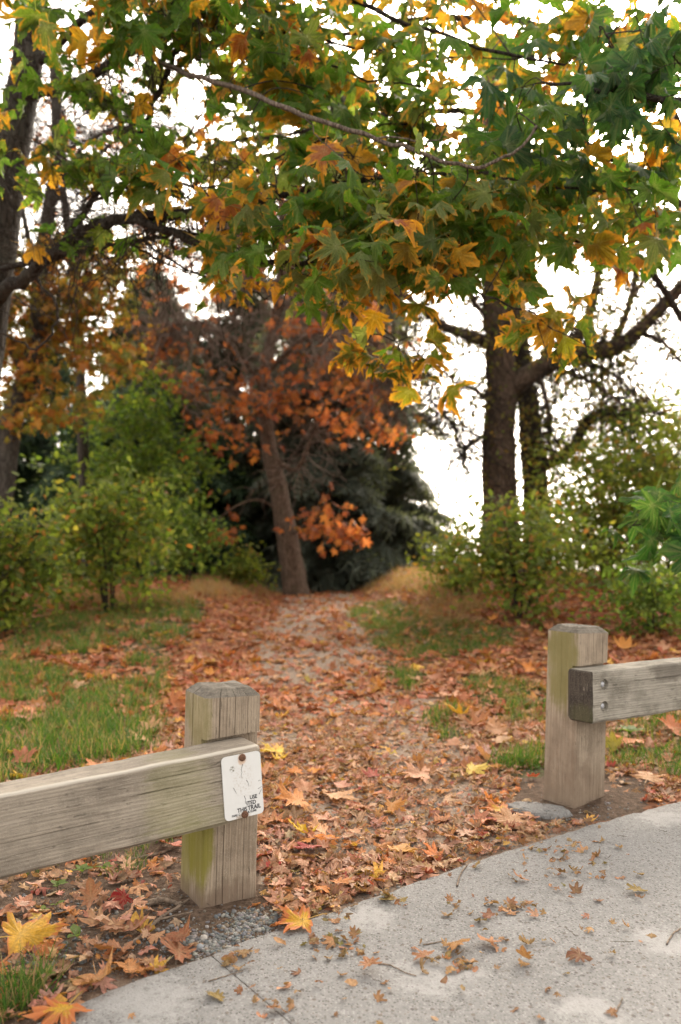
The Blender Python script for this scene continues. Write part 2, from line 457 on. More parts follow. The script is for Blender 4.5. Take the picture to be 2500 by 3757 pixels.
def concrete_mat(patches):
    t = NT('exposed_aggregate_concrete')
    v = t.pos()
    n1 = t.noise(v, 1.6, 5, 0.6)
    n2 = t.noise(v, 28, 5, 0.7)
    n3 = t.noise(v, 190, 4, 0.7)
    vo = t.node('ShaderNodeTexVoronoi'); t.l.new(v, vo.inputs['Vector']); vo.inputs['Scale'].default_value = 135
    vc = t.node('ShaderNodeSeparateColor'); t.l.new(vo.outputs['Color'], vc.inputs[0])
    v2 = t.node('ShaderNodeTexVoronoi'); t.l.new(v, v2.inputs['Vector']); v2.inputs['Scale'].default_value = 60
    v2c = t.node('ShaderNodeSeparateColor'); t.l.new(v2.outputs['Color'], v2c.inputs[0])
    c = t.mix(t.ramp(n1, 0.3, 0.7), (0.145, 0.141, 0.137), (0.19, 0.185, 0.18))
    c = t.mix(t.ramp(n2, 0.35, 0.7, 0, 0.6), c, (0.215, 0.21, 0.205))
    agg = t.mix(vc.outputs[1], (0.09, 0.087, 0.084), (0.31, 0.303, 0.295))
    c = t.mix(t.math('MULTIPLY', t.ramp(vo.outputs['Distance'], 0.62, 0.4), 0.6), c, agg)
    dk = t.math('MULTIPLY', t.ramp(vo.outputs['Distance'], 0.5, 0.35), t.ramp(vc.outputs[0], 0.74, 0.76))
    d2 = t.math('MULTIPLY', t.ramp(v2.outputs['Distance'], 0.42, 0.32), t.ramp(v2c.outputs[0], 0.86, 0.87))
    dk = t.math('MAXIMUM', dk, d2)
    pm = None
    sep = t.node('ShaderNodeSeparateXYZ'); t.l.new(v, sep.inputs[0])
    for (px, py, r) in patches:
        a = t.math('DIVIDE', t.math('SUBTRACT', sep.outputs[0], px), r)
        b = t.math('DIVIDE', t.math('SUBTRACT', sep.outputs[1], py), r)
        d = t.math('ADD', t.math('MULTIPLY', a, a), t.math('MULTIPLY', b, b))
        d = t.math('ADD', d, t.math('MULTIPLY', t.math('SUBTRACT', t.noise(v, 13, 6, 0.75), 0.5), 5.5))
        q = t.ramp(d, 1.4, 0.0)
        pm = q if pm is None else t.math('MAXIMUM', pm, q)
    c = t.mix(t.math('MULTIPLY', pm, 0.75), c, t.mix(n2, (0.25, 0.243, 0.236), (0.31, 0.303, 0.295)))
    dk = t.math('MULTIPLY', dk, t.math('SUBTRACT', 1.0, t.math('MULTIPLY', pm, 0.75)))
    c = t.mix(t.math('MULTIPLY', dk, 0.8), c, t.mix(vc.outputs[2], (0.055, 0.05, 0.05), (0.14, 0.11, 0.09)))
    c = t.mix(t.ramp(n3, 0.6, 0.8, 0, 0.4), c, (0.2, 0.18, 0.16))
    h = t.math('ADD', t.math('MULTIPLY', n2, 0.5), t.math('MULTIPLY', t.ramp(vo.outputs['Distance'], 0.0, 0.6), -0.5))
    h = t.math('ADD', h, t.math('MULTIPLY', n3, 0.5))
    return t.done(t.principled(c, 0.9, 0.2, t.bump(h, 0.6, 0.004)))

def stone_mat():
    t = NT('gravel_stone')
    a = t.node('ShaderNodeAttribute', attribute_name='tint')
    n = t.noise(t.pos(), 150, 4, 0.6)
    c = t.mix(t.ramp(n, 0.3, 0.7), t.mix(1.0, a.outputs['Color'], (0.7, 0.7, 0.7), 'MULTIPLY'), a.outputs['Color'])
    return t.done(t.principled(c, 0.8, 0.25, t.bump(n, 0.3, 0.003)))
M['stone'] = stone_mat()
M['pebble'] = simple('pale_pebble', (0.36, 0.33, 0.30), 0.8, 0.25, 0, 0.25, 60)
M['pebble_dark'] = simple('grey_pebble', (0.22, 0.23, 0.24), 0.8, 0.25, 0, 0.25, 60)

# ------------------------------------------------------------------ terrain
def path_centre(y):
    return np.interp(y, [2, 3.2, 4.5, 6, 8, 12, 17, 25], [0.2, 0.25, 0.2, 0.02, -0.12, -0.27, -0.42, -0.6])
def path_half(y):
    return np.interp(y, [2, 4, 6, 10, 17], [0.8, 0.8, 0.8, 0.8, 0.72])
def ground_h(x, y):
    x = np.asarray(x, float); y = np.asarray(y, float)
    base = 0.46 * sstep(3.5, 17.5, y) - 0.16 * np.maximum(y - 17.8, 0) * sstep(17.5, 22, y)
    base = np.maximum(base, -9.0)
    d = np.abs(x - path_centre(y)) - path_half(y)
    berm = sstep(0.0, 1.1, d) * (np.where(x > path_centre(y), 0.50, 0.36)) * sstep(6.0, 13.5, y)
    berm = berm * (1 - 0.4 * sstep(3, 9, np.abs(x)))
    rel = (noise2(x * 1.3 + 5, y * 1.3) - 0.5) * 0.06 * sstep(4.5, 9, y) + (noise2(x * 5, y * 5 + 3) - 0.5) * 0.014 * sstep(2.0, 3.2, y)
    # soil heaped against the right post
    rel = rel + 0.045 * np.exp(-(((x - 1.28) / 0.22) ** 2 + ((y - 4.06) / 0.20) ** 2))
    rel = rel + 0.012 * np.exp(-(((x + 0.45) / 0.3) ** 2 + ((y - 2.9) / 0.3) ** 2))
    return base + berm + rel
def gz(x, y): return float(ground_h(x, y))

def G(vx, vy):
    """where the line of sight of a view pixel meets the ground"""
    zz = np.arange(1.6, 40, 0.01)
    x = (vx * VS - 1250) / F * zz
    h = HC - (vy * VS - YH) / F * zz
    gh = ground_h(x, zz)
    i = np.argmax(h <= gh)
    return Vector((x[i], zz[i], gh[i]))

# concrete edge, from photo points
EDGE = [W(px, py, F * HC / (py - YH)) for px, py in ((-300, 3960), (60, 3800), (191, 3744), (330, 3682), (478, 3625), (620, 3570), (765, 3513), (900, 3468), (1060, 3417), (1250, 3345), (1420, 3283), (1600, 3222), (1790, 3158), (1967, 3099), (2080, 3062), (2167, 3035), (2330, 2990), (2500, 2947), (2700, 2895), (3000, 2830))]
EDGE = [(p.x, p.y) for p in EDGE]
EX = np.array([p[0] for p in EDGE]); EY = np.array([p[1] for p in EDGE])
def on_slab(x, y):
    return y < np.interp(x, EX, EY)

def poly_in(poly, pts):
    x, y = pts[:, 0], pts[:, 1]
    inside = np.zeros(len(pts), bool)
    n = len(poly)
    for i in range(n):
        x1, y1 = poly[i]; x2, y2 = poly[(i + 1) % n]
        c = ((y1 > y) != (y2 > y)) & (x < (x2 - x1) * (y - y1) / (y2 - y1 + 1e-9) + x1)
        inside ^= c
    return inside

GRASS_V = [[(-80, 1440), (130, 1420), (300, 1395), (470, 1385), (470, 1420), (425, 1480), (385, 1545), (365, 1640), (350, 1735), (-80, 1830)]]
GRASS_R = [[(815, 1385), (905, 1380), (985, 1420), (1090, 1440), (1200, 1450), (1170, 1490), (1010, 1520), (940, 1600), (900, 1560), (855, 1470), (805, 1420)],
           [(985, 1650), (1040, 1632), (1095, 1650), (1100, 1690), (1030, 1705), (975, 1690)],
           [(1140, 1750), (1252, 1725), (1255, 1795), (1150, 1795)],
           [(1030, 1565), (1130, 1540), (1255, 1590), (1250, 1690), (1130, 1640)],
           [(1395, 1665), (1700, 1620), (1700, 1800), (1500, 1790), (1395, 1765)]]
def grass_mask(x, y):
    """ground polygons (found once by looking at the photo) tested in plan"""
    pts = np.stack([np.ravel(x), np.ravel(y)], 1)
    out = np.zeros(len(pts), bool)
    for pl in GRASS_PLAN:
        out |= poly_in(pl, pts)
    return out.reshape(np.shape(x))
GRASS_PLAN = [[(G(*p).x, G(*p).y) for p in pl] for pl in GRASS_V + GRASS_R]
BARE_PLAN = [[(G(*p).x, G(*p).y) for p in pl] for pl in (
    [(-80, 2020), (230, 1950), (430, 1930), (600, 2010), (650, 2140), (430, 2230), (300, 2210), (-80, 2180)],
    [(1175, 1850), (1200, 1780), (1255, 1740), (1400, 1770), (1500, 1800), (1480, 1870), (1370, 1890), (1260, 1900)])]
def bare_mask(x, y):
    pts = np.stack([np.ravel(x), np.ravel(y)], 1)
    out = np.zeros(len(pts), bool)
    for pl in BARE_PLAN:
        out |= poly_in(pl, pts)
    return out.reshape(np.shape(x))

ys = np.concatenate([np.linspace(-40, 0, 9), np.arange(0.6, 7, 0.05), np.arange(7, 24, 0.2), np.geomspace(24.5, 600, 24)])
xs = np.concatenate([-np.geomspace(400, 5, 22), np.arange(-4.5, -2.2, 0.12), np.arange(-2.2, 2.6, 0.045), np.arange(2.6, 5, 0.12), np.geomspace(5.2, 400, 22)])
gx, gy = np.meshgrid(xs, ys)
gh = ground_h(gx, gy)
# under the slab the ground drops away
slab_in = on_slab(gx, gy) & (gx > -3) & (gy < 8)
gh = np.where(on_slab(gx, gy + 0.04) & (np.abs(gx) < 400), gh - 0.05, gh)
d = np.abs(gx - path_centre(gy)) - path_half(gy)
m_path = sstep(0.25, -0.1, d) * (gy > 1)
m_bare = bare_mask(gx, gy)
m_grass = grass_mask(gx, gy).astype(float)
m_path = np.where(m_bare, 0, m_path)
m_lit = np.where(m_bare, 0, np.where(m_grass > 0, 0.25, 0.75 - 0.45 * m_path)) * sstep(2.6, 3.4, gy)
m_lit = np.where((gy > 17), 0.3, m_lit)
m_grass = np.maximum(m_grass * 0.8, sstep(18, 22, gy))
msk = np.stack([np.maximum(m_path, np.where(m_bare & (gx < 0.1), 0.2, 0)), m_grass, m_lit, np.ones_like(gx)], -1)
ny, nx = gx.shape
idx = np.arange(ny * nx).reshape(ny, nx)
faces = np.stack([idx[:-1, :-1], idx[:-1, 1:], idx[1:, 1:], idx[1:, :-1]], -1).reshape(-1, 4)
ground = link('ground', np_mesh('ground', np.stack([gx, gy, gh], -1).reshape(-1, 3), faces, M['ground'], {'mask': ('FLOAT_COLOR', msk.reshape(-1, 4))}, smooth=True))
tag(ground, 'brown woodland ground with a worn trail climbing to a low crest', kind='structure')

# ------------------------------------------------------------------ pavement slabs
PATCH = []
for px, py, r in ((1330, 3390, 0.10), (1590, 3590, 0.13), (2160, 3730, 0.09), (2440, 3010, 0.14), (2430, 3470, 0.10), (520, 3690, 0.14)):
    z = F * HC / (py - YH)
    PATCH.append(((px - 1250) / F * z, z, r))
M['concrete'] = concrete_mat(PATCH)
pavement = empty('pavement', (0, 1.5, 0))
tag(pavement, 'pale speckled concrete pavement running diagonally past the trail', kind='structure')
ed = Vector((0.82, 0.57)).normalized()
en = Vector((ed.y, -ed.x))
def edge_pt(s):                         # s along the edge in metres from EDGE[6]
    x = EDGE[6][0] + ed.x * s
    return Vector((x, float(np.interp(x, EX, EY))))
def slab(s0, s1):
    rows = np.concatenate([[0, 0.004, 0.012], np.linspace(0.06, 3.0, 26)])
    cols = np.linspace(s0 + 0.0011, s1 - 0.0011, max(8, int((s1 - s0) / 0.03)))
    vt = []
    for r_i, r in enumerate(rows):
        for s in cols:
            e = edge_pt(s)
            jag = (noise2(s * 9 + 3, 1.5) - 0.5) * 0.03 + (noise2(s * 40, 7.5) - 0.5) * 0.014
            p = e + en * (r + jag * math.exp(-r * 8))
            edge_d = min(s - s0, s1 - s)
            z = 0.016 - 0.004 * max(0, 1 - edge_d / 0.006) if r_i > 1 else (0.016 - 0.012 + 0.012 * r / 0.012)
            if r_i == 0: z = -0.06
            vt.append((p.x, p.y - 1.5, z))
    nr, nc = len(rows), len(cols)
    ii = np.arange(nr * nc).reshape(nr, nc)
    fc = np.stack([ii[:-1, :-1], ii[1:, :-1], ii[1:, 1:], ii[:-1, 1:]], -1).reshape(-1, 4)
    o = link('slab', np_mesh('slab', np.array(vt), fc, M['concrete'], smooth=True), pavement)
    return o
for s0, s1 in ((-2.6, 0.0), (0.0, 3.2), (3.2, 6.2)):
    slab(s0, s1)

# ------------------------------------------------------------------ tubes / branches
def smooth_path(pts, sub=4):
    p = np.array([tuple(q) for q in pts], float)
    if len(p) < 3:
        t = np.linspace(0, 1, sub + 1)[:, None]
        return p[0] * (1 - t) + p[-1] * t
    out = []
    for i in range(len(p) - 1):
        p0 = p[max(i - 1, 0)]; p1 = p[i]; p2 = p[i + 1]; p3 = p[min(i + 2, len(p) - 1)]
        for k in range(sub):
            t = k / sub
            out.append(0.5 * ((2 * p1) + (-p0 + p2) * t + (2 * p0 - 5 * p1 + 4 * p2 - p3) * t * t + (-p0 + 3 * p1 - 3 * p2 + p3) * t ** 3))
    out.append(p[-1])
    return np.array(out)

class Tubes:
    def __init__(s): s.v, s.f, s.n = [], [], 0
    def add(s, path, r0, r1, sides=6, bump=0.0, flare=0.0):
        path = np.asarray(path, float)
        n = len(path)
        t = np.gradient(path, axis=0)
        t /= np.linalg.norm(t, axis=1)[:, None] + 1e-9
        ref = np.array([0.3, 0.9, 0.31]) if abs(t[0, 2]) > 0.5 else np.array([0, 0.1, 1.0])
        a = np.cross(t, ref); a /= np.linalg.norm(a, axis=1)[:, None] + 1e-9
        b = np.cross(t, a)
        u = np.linspace(0, 1, n)
        rad = r0 + (r1 - r0) * u ** 0.85
        if flare: rad = rad + r0 * flare * np.exp(-u * n / 2.0)
        ang = np.linspace(0, 2 * np.pi, sides, endpoint=False)
        rr = np.repeat(rad[:, None], sides, 1)
        if bump: rr = rr * (1 + bump * (rng.random((n, sides)) - 0.5) * 2)
        ring = path[:, None, :] + rr[..., None] * (np.cos(ang)[None, :, None] * a[:, None, :] + np.sin(ang)[None, :, None] * b[:, None, :])
        ii = np.arange(n * sides).reshape(n, sides) + s.n
        nx_ = np.roll(ii, -1, 1)
        f = np.stack([ii[:-1], nx_[:-1], nx_[1:], ii[1:]], -1).reshape(-1, 4)
        s.v.append(ring.reshape(-1, 3)); s.f.append(f); s.n += n * sides
        return s
    def build(s, name, mat, parent=None, origin=None):
        v = np.concatenate(s.v)
        if origin is not None: v = v - np.array(origin)
        return link(name, np_mesh(name, v, np.concatenate(s.f), mat, smooth=True), parent)

# ------------------------------------------------------------------ leaf templates
MAPLE = [(0, .84), (4, .74), (8, .69), (11, .74), (15, .60), (19, .54), (22, .56), (26, .38), (30, .50), (34, .63), (38, .61), (41, .70), (46, .83), (50, .71), (54, .64), (58, .69), (62, .53), (67, .50), (71, .44),
         (78, .33), (84, .43), (90, .50), (95, .60), (101, .70), (106, .58), (111, .50), (117, .53), (124, .44), (134, .34), (150, .27), (168, .21), (180, .13)]
MAPLE_LO = [(0, .82), (12, .70), (26, .40), (38, .66), (46, .80), (60, .60), (78, .36), (101, .66), (122, .46), (150, .28), (180, .14)]
OAK = [(0, .62), (14, .54), (24, .36), (34, .58), (44, .52), (54, .26), (70, .44), (84, .40), (100, .20), (118, .34), (132, .34), (150, .22), (168, .42), (180, .5)]
OVAL = [(0, .6), (30, .47), (60, .33), (90, .28), (120, .3), (150, .38), (180, .5)]

def leaf_template(half, seed, rings=2, cup=0.25, wave=0.08, fold=0.2, jit=0.06, cy=0.18, stalk=False):
    rr = np.random.default_rng(seed)
    pts = [(a, r) for a, r in half] + [(-a, r) for a, r in half[-2:0:-1]]
    ang = np.radians([p[0] for p in pts]); rad = np.array([p[1] for p in pts]) * (1 + (rr.random(len(pts)) - 0.5) * 2 * jit)
    n = len(pts)
    v = [np.array([[0.0, cy]])]; e = [np.zeros(1)]; vein = [np.ones(1)]
    fr = [0.6, 1.0] if rings == 2 else [1.0]
    ismax = np.array([1.0 if rad[i] > rad[i - 1] and rad[i] > rad[(i + 1) % n] else 0.0 for i in range(n)])
    for f in fr:
        rf = rad * f if f == 1.0 else np.minimum(rad * 0.62, 0.62 * (0.35 * rad + 0.65 * rad.min() * 1.6))
        v.append(np.stack([np.sin(ang) * rf, cy + np.cos(ang) * rf], 1))
        e.append(np.full(n, f if f == 1 else 0.5)); vein.append(ismax if f < 1 else ismax * 0.4)
    v = np.concatenate(v); e = np.concatenate(e); vein = np.concatenate(vein)
    r2 = (v[:, 0] ** 2 + (v[:, 1] - cy) ** 2)
    ph = rr.random(4) * 6.28
    z = -cup * r2 + fold * np.abs(v[:, 0]) + wave * np.sin(v[:, 0] * 7 + ph[0]) * np.sqrt(r2) + wave * np.sin(v[:, 1] * 6 + ph[1]) * np.sqrt(r2) + wave * 1.2 * (rr.random(len(v)) - 0.5) * np.sqrt(r2)
    P = np.column_stack([v, z])
    f = [(0, 1 + (i + 1) % n, 1 + i) for i in range(n)]
    if rings == 2:
        for i in range(n):
            a, b = 1 + i, 1 + (i + 1) % n
            f += [(a, b, b + n), (a, b + n, a + n)]
    if stalk:
        k = len(P)
        st = np.array([[-.012, cy, 0], [.012, cy, 0], [.012, -.35, .06], [-.012, -.35, .06], [.0, -.7, 0.02]])
        P = np.concatenate([P, st]); e = np.concatenate([e, np.full(5, 0.3)]); vein = np.concatenate([vein, np.ones(5)])
        f += [(k, k + 1, k + 2), (k, k + 2, k + 3), (k + 3, k + 2, k + 4)]
    return P, np.array(f), e, vein

T_MAPLE = [leaf_template(MAPLE, s, 2, c, w, fo, 0.13, stalk=True) for s, c, w, fo in ((1, .45, .16, .10), (2, .2, .20, .30), (3, .75, .15, -.15), (4, .4, .22, .45), (5, .3, .2, .05), (6, .95, .16, .25), (7, .5, .26, .6), (8, .6, .2, -.3))]
T_MAPLE_LO = [leaf_template(MAPLE_LO, s, 1, c, w, fo, 0.12) for s, c, w, fo in ((11, .35, .10, .1), (12, .2, .14, .25), (13, .5, .1, -.1))]
T_DEAD = [leaf_template(MAPLE, s, 2, c, w, fo, 0.12, stalk=True) for s, c, w, fo in ((21, -.15, .09, .03), (22, .18, .10, .1), (23, -.3, .11, -.08), (24, .1, .13, .25), (25, -.8, .16, .1))]
T_OAK = [leaf_template(OAK, s, 2, c, w, fo, 0.12, 0.0) for s, c, w, fo in ((31, -.3, .13, .05), (32, .3, .15, .25), (33, -.7, .16, .1))]
T_LIT = [leaf_template(h, s, 1, c, w, fo, 0.2, cy) for h, s, c, w, fo, cy in ((MAPLE_LO, 41, -.3, .16, .06, .18), (OAK, 42, .3, .2, .2, 0), (OAK, 43, -.4, .18, .1, 0), (MAPLE_LO, 44, .3, .18, .2, .18), (OVAL, 45, -.4, .14, .3, 0), (OAK, 46, -.2, .2, -.15, 0), (OAK, 47, -.8, .3, .25, 0))]
T_OVAL = [leaf_template([(0, .6), (45, .36), (90, .28), (135, .33), (180, .5)], s, 1, c, w, fo, 0.1, 0.0) for s, c, w, fo in ((51, .4, .08, .35), (52, .1, .12, .2), (53, .8, .1, .1))]

def frames(D, N):
    """tip directions D, rough normals N -> rotation matrices (m,3,3) whose columns are x,y,z of the leaf"""
    y = D / (np.linalg.norm(D, axis=1)[:, None] + 1e-9)
    x = np.cross(y, N); x /= np.linalg.norm(x, axis=1)[:, None] + 1e-9
    z = np.cross(x, y)
    return np.stack([x, y, z], -1)

def scatter(name, tmpls, P, Rm, S, tint, mat, parent=None, origin=(0, 0, 0)):
    """one mesh out of many leaves; tint (m,4)"""
    m = len(P)
    which = rng.integers(0, len(tmpls), m)
    vs_, fs_, es_, ts_, ve_ = [], [], [], [], []
    off = 0
    for k, (tv, tf, te, tn) in enumerate(tmpls):
        sel = np.where(which == k)[0]
        if not len(sel): continue
        pos = np.einsum('mij,nj->mni', Rm[sel], tv) * S[sel][:, None, None] + P[sel][:, None, :]
        n = len(tv)
        f = tf[None] + (np.arange(len(sel)) * n)[:, None, None] + off
        vs_.append(pos.reshape(-1, 3)); fs_.append(f.reshape(-1, 3))
        es_.append(np.tile(te, len(sel))); ve_.append(np.tile(tn, len(sel)))
        ts_.append(np.repeat(tint[sel], n, 0))
        off += n * len(sel)
    me = np_mesh(name, np.concatenate(vs_) - np.array(origin), np.concatenate(fs_), mat,
                 {'edge': ('FLOAT', np.concatenate(es_)), 'vein': ('FLOAT', np.concatenate(ve_)), 'tint': ('FLOAT_COLOR', np.concatenate(ts_))})
    o = link(name, me, parent)
    return o

def leaf_meshes(tmpls, mat, nm='leaf'):
    return [np_mesh(nm, tv, tf, mat, {'edge': ('FLOAT', te), 'vein': ('FLOAT', tn)}) for tv, tf, te, tn in tmpls]
ME_MAPLE = leaf_meshes(T_MAPLE, M['leaf_obj'])
ME_DEAD = leaf_meshes(T_DEAD, M['dead_obj'], 'fallen_leaf')
ME_OAK = leaf_meshes(T_OAK, M['dead_obj'], 'fallen_leaf')

def rand_unit(m):
    v = rng.normal(size=(m, 3))
    return v / np.linalg.norm(v, axis=1)[:, None]

def pick(palette, m, jit=0.18):
    """palette: list of (weight, (r,g,b), alpha)"""
    w = np.array([p[0] for p in palette], float); w /= w.sum()
    k = rng.choice(len(palette), m, p=w)
    base = np.array([p[1] for p in palette])[k]
    al = np.array([p[2] for p in palette], float)[k]
    base = base * (1 + (rng.random((m, 1)) - 0.5) * 2 * jit) * (1 + (rng.random((m, 3)) - 0.5) * jit)
    al = np.clip(al + (rng.random(m) - 0.5) * 0.16 * (al > 0.02), 0, 1)
    return np.column_stack([base, al])

# ------------------------------------------------------------------ generic trees
def walk(p, d, L, n, wob, grav):
    pts = [np.array(p, float)]
    d = np.array(d, float); d /= np.linalg.norm(d)
    for i in range(n):
        d = d + rng.normal(size=3) * wob + np.array([0, 0, grav])
        d /= np.linalg.norm(d)
        pts.append(pts[-1] + d * L / n)
    return np.array(pts)

def twigs_from(paths, count, L, r, wob, grav, sub=3, T=None, sides=4, spread=1.0, subL=0.45, outward=None):
    """grow crooked twigs (with side twigs) off sample points of limb paths; returns end points"""
    ends = []
    P = np.concatenate(paths)
    w = np.concatenate([np.linspace(0.3, 1, len(q)) for q in paths]); w /= w.sum()
    for i in rng.choice(len(P), count, p=w):
        d = rng.normal(size=3) * spread
        if outward is not None: d = d + outward
        l = L * (0.5 + rng.random())
        q = walk(P[i], d, l, 6, wob, grav)
        T.add(q, r, r * 0.35, sides)
        ends += [q[3], q[4], q[5], q[6]]
        for k in range(sub):
            j = rng.integers(1, 6)
            d2 = (q[j] - q[j - 1]) / (l / 6) + rng.normal(size=3) * 0.8
            q2 = walk(q[j], d2, l * subL * (0.6 + rng.random() * 0.8), 4, wob, grav)
            T.add(q2, r * 0.5, r * 0.22, 3)
            ends += [q2[2], q2[3], q2[4]]
    return np.array(ends)

def maple_frames(m, droop=0.8, face=0.6):
    dr = droop * (0.25 + 1.3 * rng.random((m, 1)))
    D = rng.normal(size=(m, 3)) * np.array([0.85, 0.6, 0.25]) + np.array([0, -0.9, -1.0]) * dr
    N = np.array([0, -face, 0.85]) + rng.normal(size=(m, 3)) * 0.45
    return frames(D, N)

# ================================================================== barriers (posts + rails)
A30 = R(30)
def ring_outline(w, nside, cr, cracks):
    """points of a w x w square, front side first (y=0, x 0->w), as (side, u, depth-key)"""
    pts = []
    for side in range(4):
        us = list(np.linspace(cr, w - cr, nside))
        keys = [(u, -1) for u in us]
        for ci, c in enumerate(cracks):
            if c[0] == side:
                keys += [(c[1] - c[4] / 2, -1), (c[1], ci), (c[1] + c[4] / 2, -1)]
        keys.sort()
        for u, k in keys: pts.append((side, u, k))
    return pts

def make_post(parent, w, hs, mat, tilt, n0, n1, ndepth, cracks, seed):
    pts = ring_outline(w, 9, 0.006, cracks)
    rr = np.random.default_rng(seed)
    pj = rr.normal(size=len(pts)) * 0.0009
    # ring list: (z, tilted?, notched?, inset)
    zs = list(np.linspace(-0.25, n0 - 0.01, 16))
    rings = [(z, 0 if z < n0 - 0.06 else 1, 0, 0.0) for z in zs] + [(n0, 1, 0, 0.0), (n0, 1, 1, 0.0), (n1, 1, 1, 0.0), (n1, 1, 0, 0.0)]
    rings += [(z, 0.4 if z < n1 + 0.05 else 0, 0, 0.0) for z in np.linspace(n1 + 0.012, hs, 7)]
    rings += [(hs + 0.012, 0, 0, 0.014), (hs + 0.025, 0, 0, 0.029), (hs + 0.0285, 0, 0, 0.036), (hs + 0.031, 0, 0, 0.07)]
    V_ = []
    for (z, tl, no, ins) in rings:
        for j, (side, u, k) in enumerate(pts):
            dep = pj[j] + (noise2(z * 6 + seed, j * 0.7) - 0.5) * 0.003
            if k >= 0:
                c = cracks[k]
                f = min(1, max(0, (z - c[2]) / 0.05)) * min(1, max(0, (c[3] - z) / 0.05)) * (1.0 if ins < 0.001 else (0.5 if ins < 0.02 else 0.0))
                dep += c[5] * f
            uu = ins + (u / w) * (w - 2 * ins)
            dd = ins + dep
            x, y = ((uu, dd), (w - dd, uu), (w - uu, w - dd), (dd, w - uu))[side]
            if no and side == 0: y = ndepth
            if no and side in (1, 3): y = max(y, ndepth)
            wob = (noise2(u * 16 + side * 9, seed + 2.0) - 0.5) * 0.008 if ins > 0 else 0
            V_.append((x, y, z + tl * (x - 0.1) * tilt + wob))
    n = len(pts); m = len(rings)
    ii = np.arange(n * m).reshape(m, n)
    nx_ = np.roll(ii, -1, 1)
    f = np.stack([ii[:-1], nx_[:-1], nx_[1:], ii[1:]], -1).reshape(-1, 4)
    fm = np.zeros(len(f), int)
    top0 = (m - 5) * n
    fm[top0:] = 1
    V_.append((w / 2, w / 2, hs + 0.033))
    c = len(V_) - 1
    cap = np.array([(ii[-1, j], nx_[-1, j], c, c) for j in range(n)])
    me = bpy.data.meshes.new('post')
    me.from_pydata([tuple(v) for v in V_], [], [tuple(int(a) for a in q) for q in f] + [tuple(int(a) for a in q[:3]) for q in cap])
    me.materials.append(mat); me.materials.append(M['post_top'])
    me.polygons.foreach_set('material_index', np.concatenate([fm, np.ones(n, int)]).astype(np.int32))
    return link('post', me, parent)

def make_rail(parent, L, h, t, mats, seed, cracks, x0=0.0, tail=None):
    """local x along, y away from the road, z up; end at x0 is cut square"""
    rr = np.random.default_rng(seed)
    nz, nt = 13, 6
    prof = []                                    # (y, z) around
    cr = 0.010
    for u in np.linspace(cr, h - cr, nz): prof.append((0.0, u, 'f'))
    for cz in cracks: prof.append((0.0, cz[0] - 0.0025, 'f')); prof.append((0.0, cz[0], cz)); prof.append((0.0, cz[0] + 0.0025, 'f'))
    prof.sort(key=lambda q: q[1])
    prof += [(0.003, h - 0.003, 'e')]
    prof += [(u, h, 't') for u in np.linspace(cr, t - cr, nt)]
    prof += [(t - 0.003, h - 0.003, 'e')]
    prof += [(t, u, 'b') for u in np.linspace(h - cr, cr, 5)]
    prof += [(u, 0.0, 'u') for u in np.linspace(t - cr, cr, nt)]
    xs_ = np.concatenate([[0, 0.004, 0.012], np.arange(0.03, L, 0.022), [L]])
    V_ = []
    for xi, x in enumerate(xs_):
        sh = 0.006 * max(0, 1 - x / 0.012)
        for j, (y, z, k) in enumerate(prof):
            yy, zz = y, z
            wv = (noise2(x * 9 + seed, j * 0.31) - 0.5) * 0.004 + (noise2(x * 50 + seed, j * 0.6) - 0.5) * 0.0016
            if k == 'f': yy += wv
            if isinstance(k, tuple):
                f = min(1, max(0, (x - k[1]) / 0.04)) * min(1, max(0, (k[2] - x) / 0.04))
                yy += k[3] * f
            if k == 't' or k == 'e': zz += wv * 0.9
            if k == 'u': zz += wv * 1.5 + (0.012 * sstep(0.16, 0.0, x) if seed == 1 else 0)
            if k == 'f' and z < 0.03: zz += (noise2(x * 14 + seed, 3.3) - 0.5) * 0.006 + (0.012 * float(sstep(0.16, 0.0, x)) if seed == 1 else 0)
            yy = yy + (sh if y < t / 2 else -sh); zz = zz + (sh if z < h / 2 else -sh)
            V_.append((x, yy, zz))
    n = len(prof); m = len(xs_)
    ii = np.arange(n * m).reshape(m, n)
    nx_ = np.roll(ii, -1, 1)
    f = np.stack([ii[:-1], ii[1:], nx_[1:], nx_[:-1]], -1).reshape(-1, 4)
    me = bpy.data.meshes.new('rail')
    fl = [tuple(int(a) for a in q) for q in f]
    fl.append(tuple(int(a) for a in ii[0])); fl.append(tuple(int(a) for a in ii[-1][::-1]))
    me.from_pydata([tuple(float(a) for a in v) for v in V_], [], fl)
    for mt in mats: me.materials.append(mt)
    fm = np.zeros(len(fl), np.int32); fm[-2:] = 1
    fm[:n * 2] = 1 if len(mats) > 2 else 0
    me.polygons.foreach_set('material_index', fm)
    bm = bmesh.new(); bm.from_mesh(me); bmesh.ops.recalc_face_normals(bm, faces=bm.faces); bm.to_mesh(me); bm.free()
    return link('rail', me, parent)

def bolt_bm(r, dome):
    bm = bmesh.new()
    prof = [(1.0, 0), (1.0, 0.35), (0.92, 0.6), (0.7, 0.85), (0.4, 0.97)]
    rings = []
    for (a, b) in prof:
        rings.append([bm.verts.new((math.cos(k * math.pi / 8) * r * a * (1 + 0.04 * math.sin(k * 5 + b * 7)), -b * dome, math.sin(k * math.pi / 8) * r * a)) for k in range(16)])
    for q in range(len(rings) - 1):
        for k in range(16):
            bm.faces.new((rings[q][k], rings[q][(k + 1) % 16], rings[q + 1][(k + 1) % 16], rings[q + 1][k]))
    bm.faces.new(rings[-1])
    bmesh.ops.recalc_face_normals(bm, faces=bm.faces)
    return bm

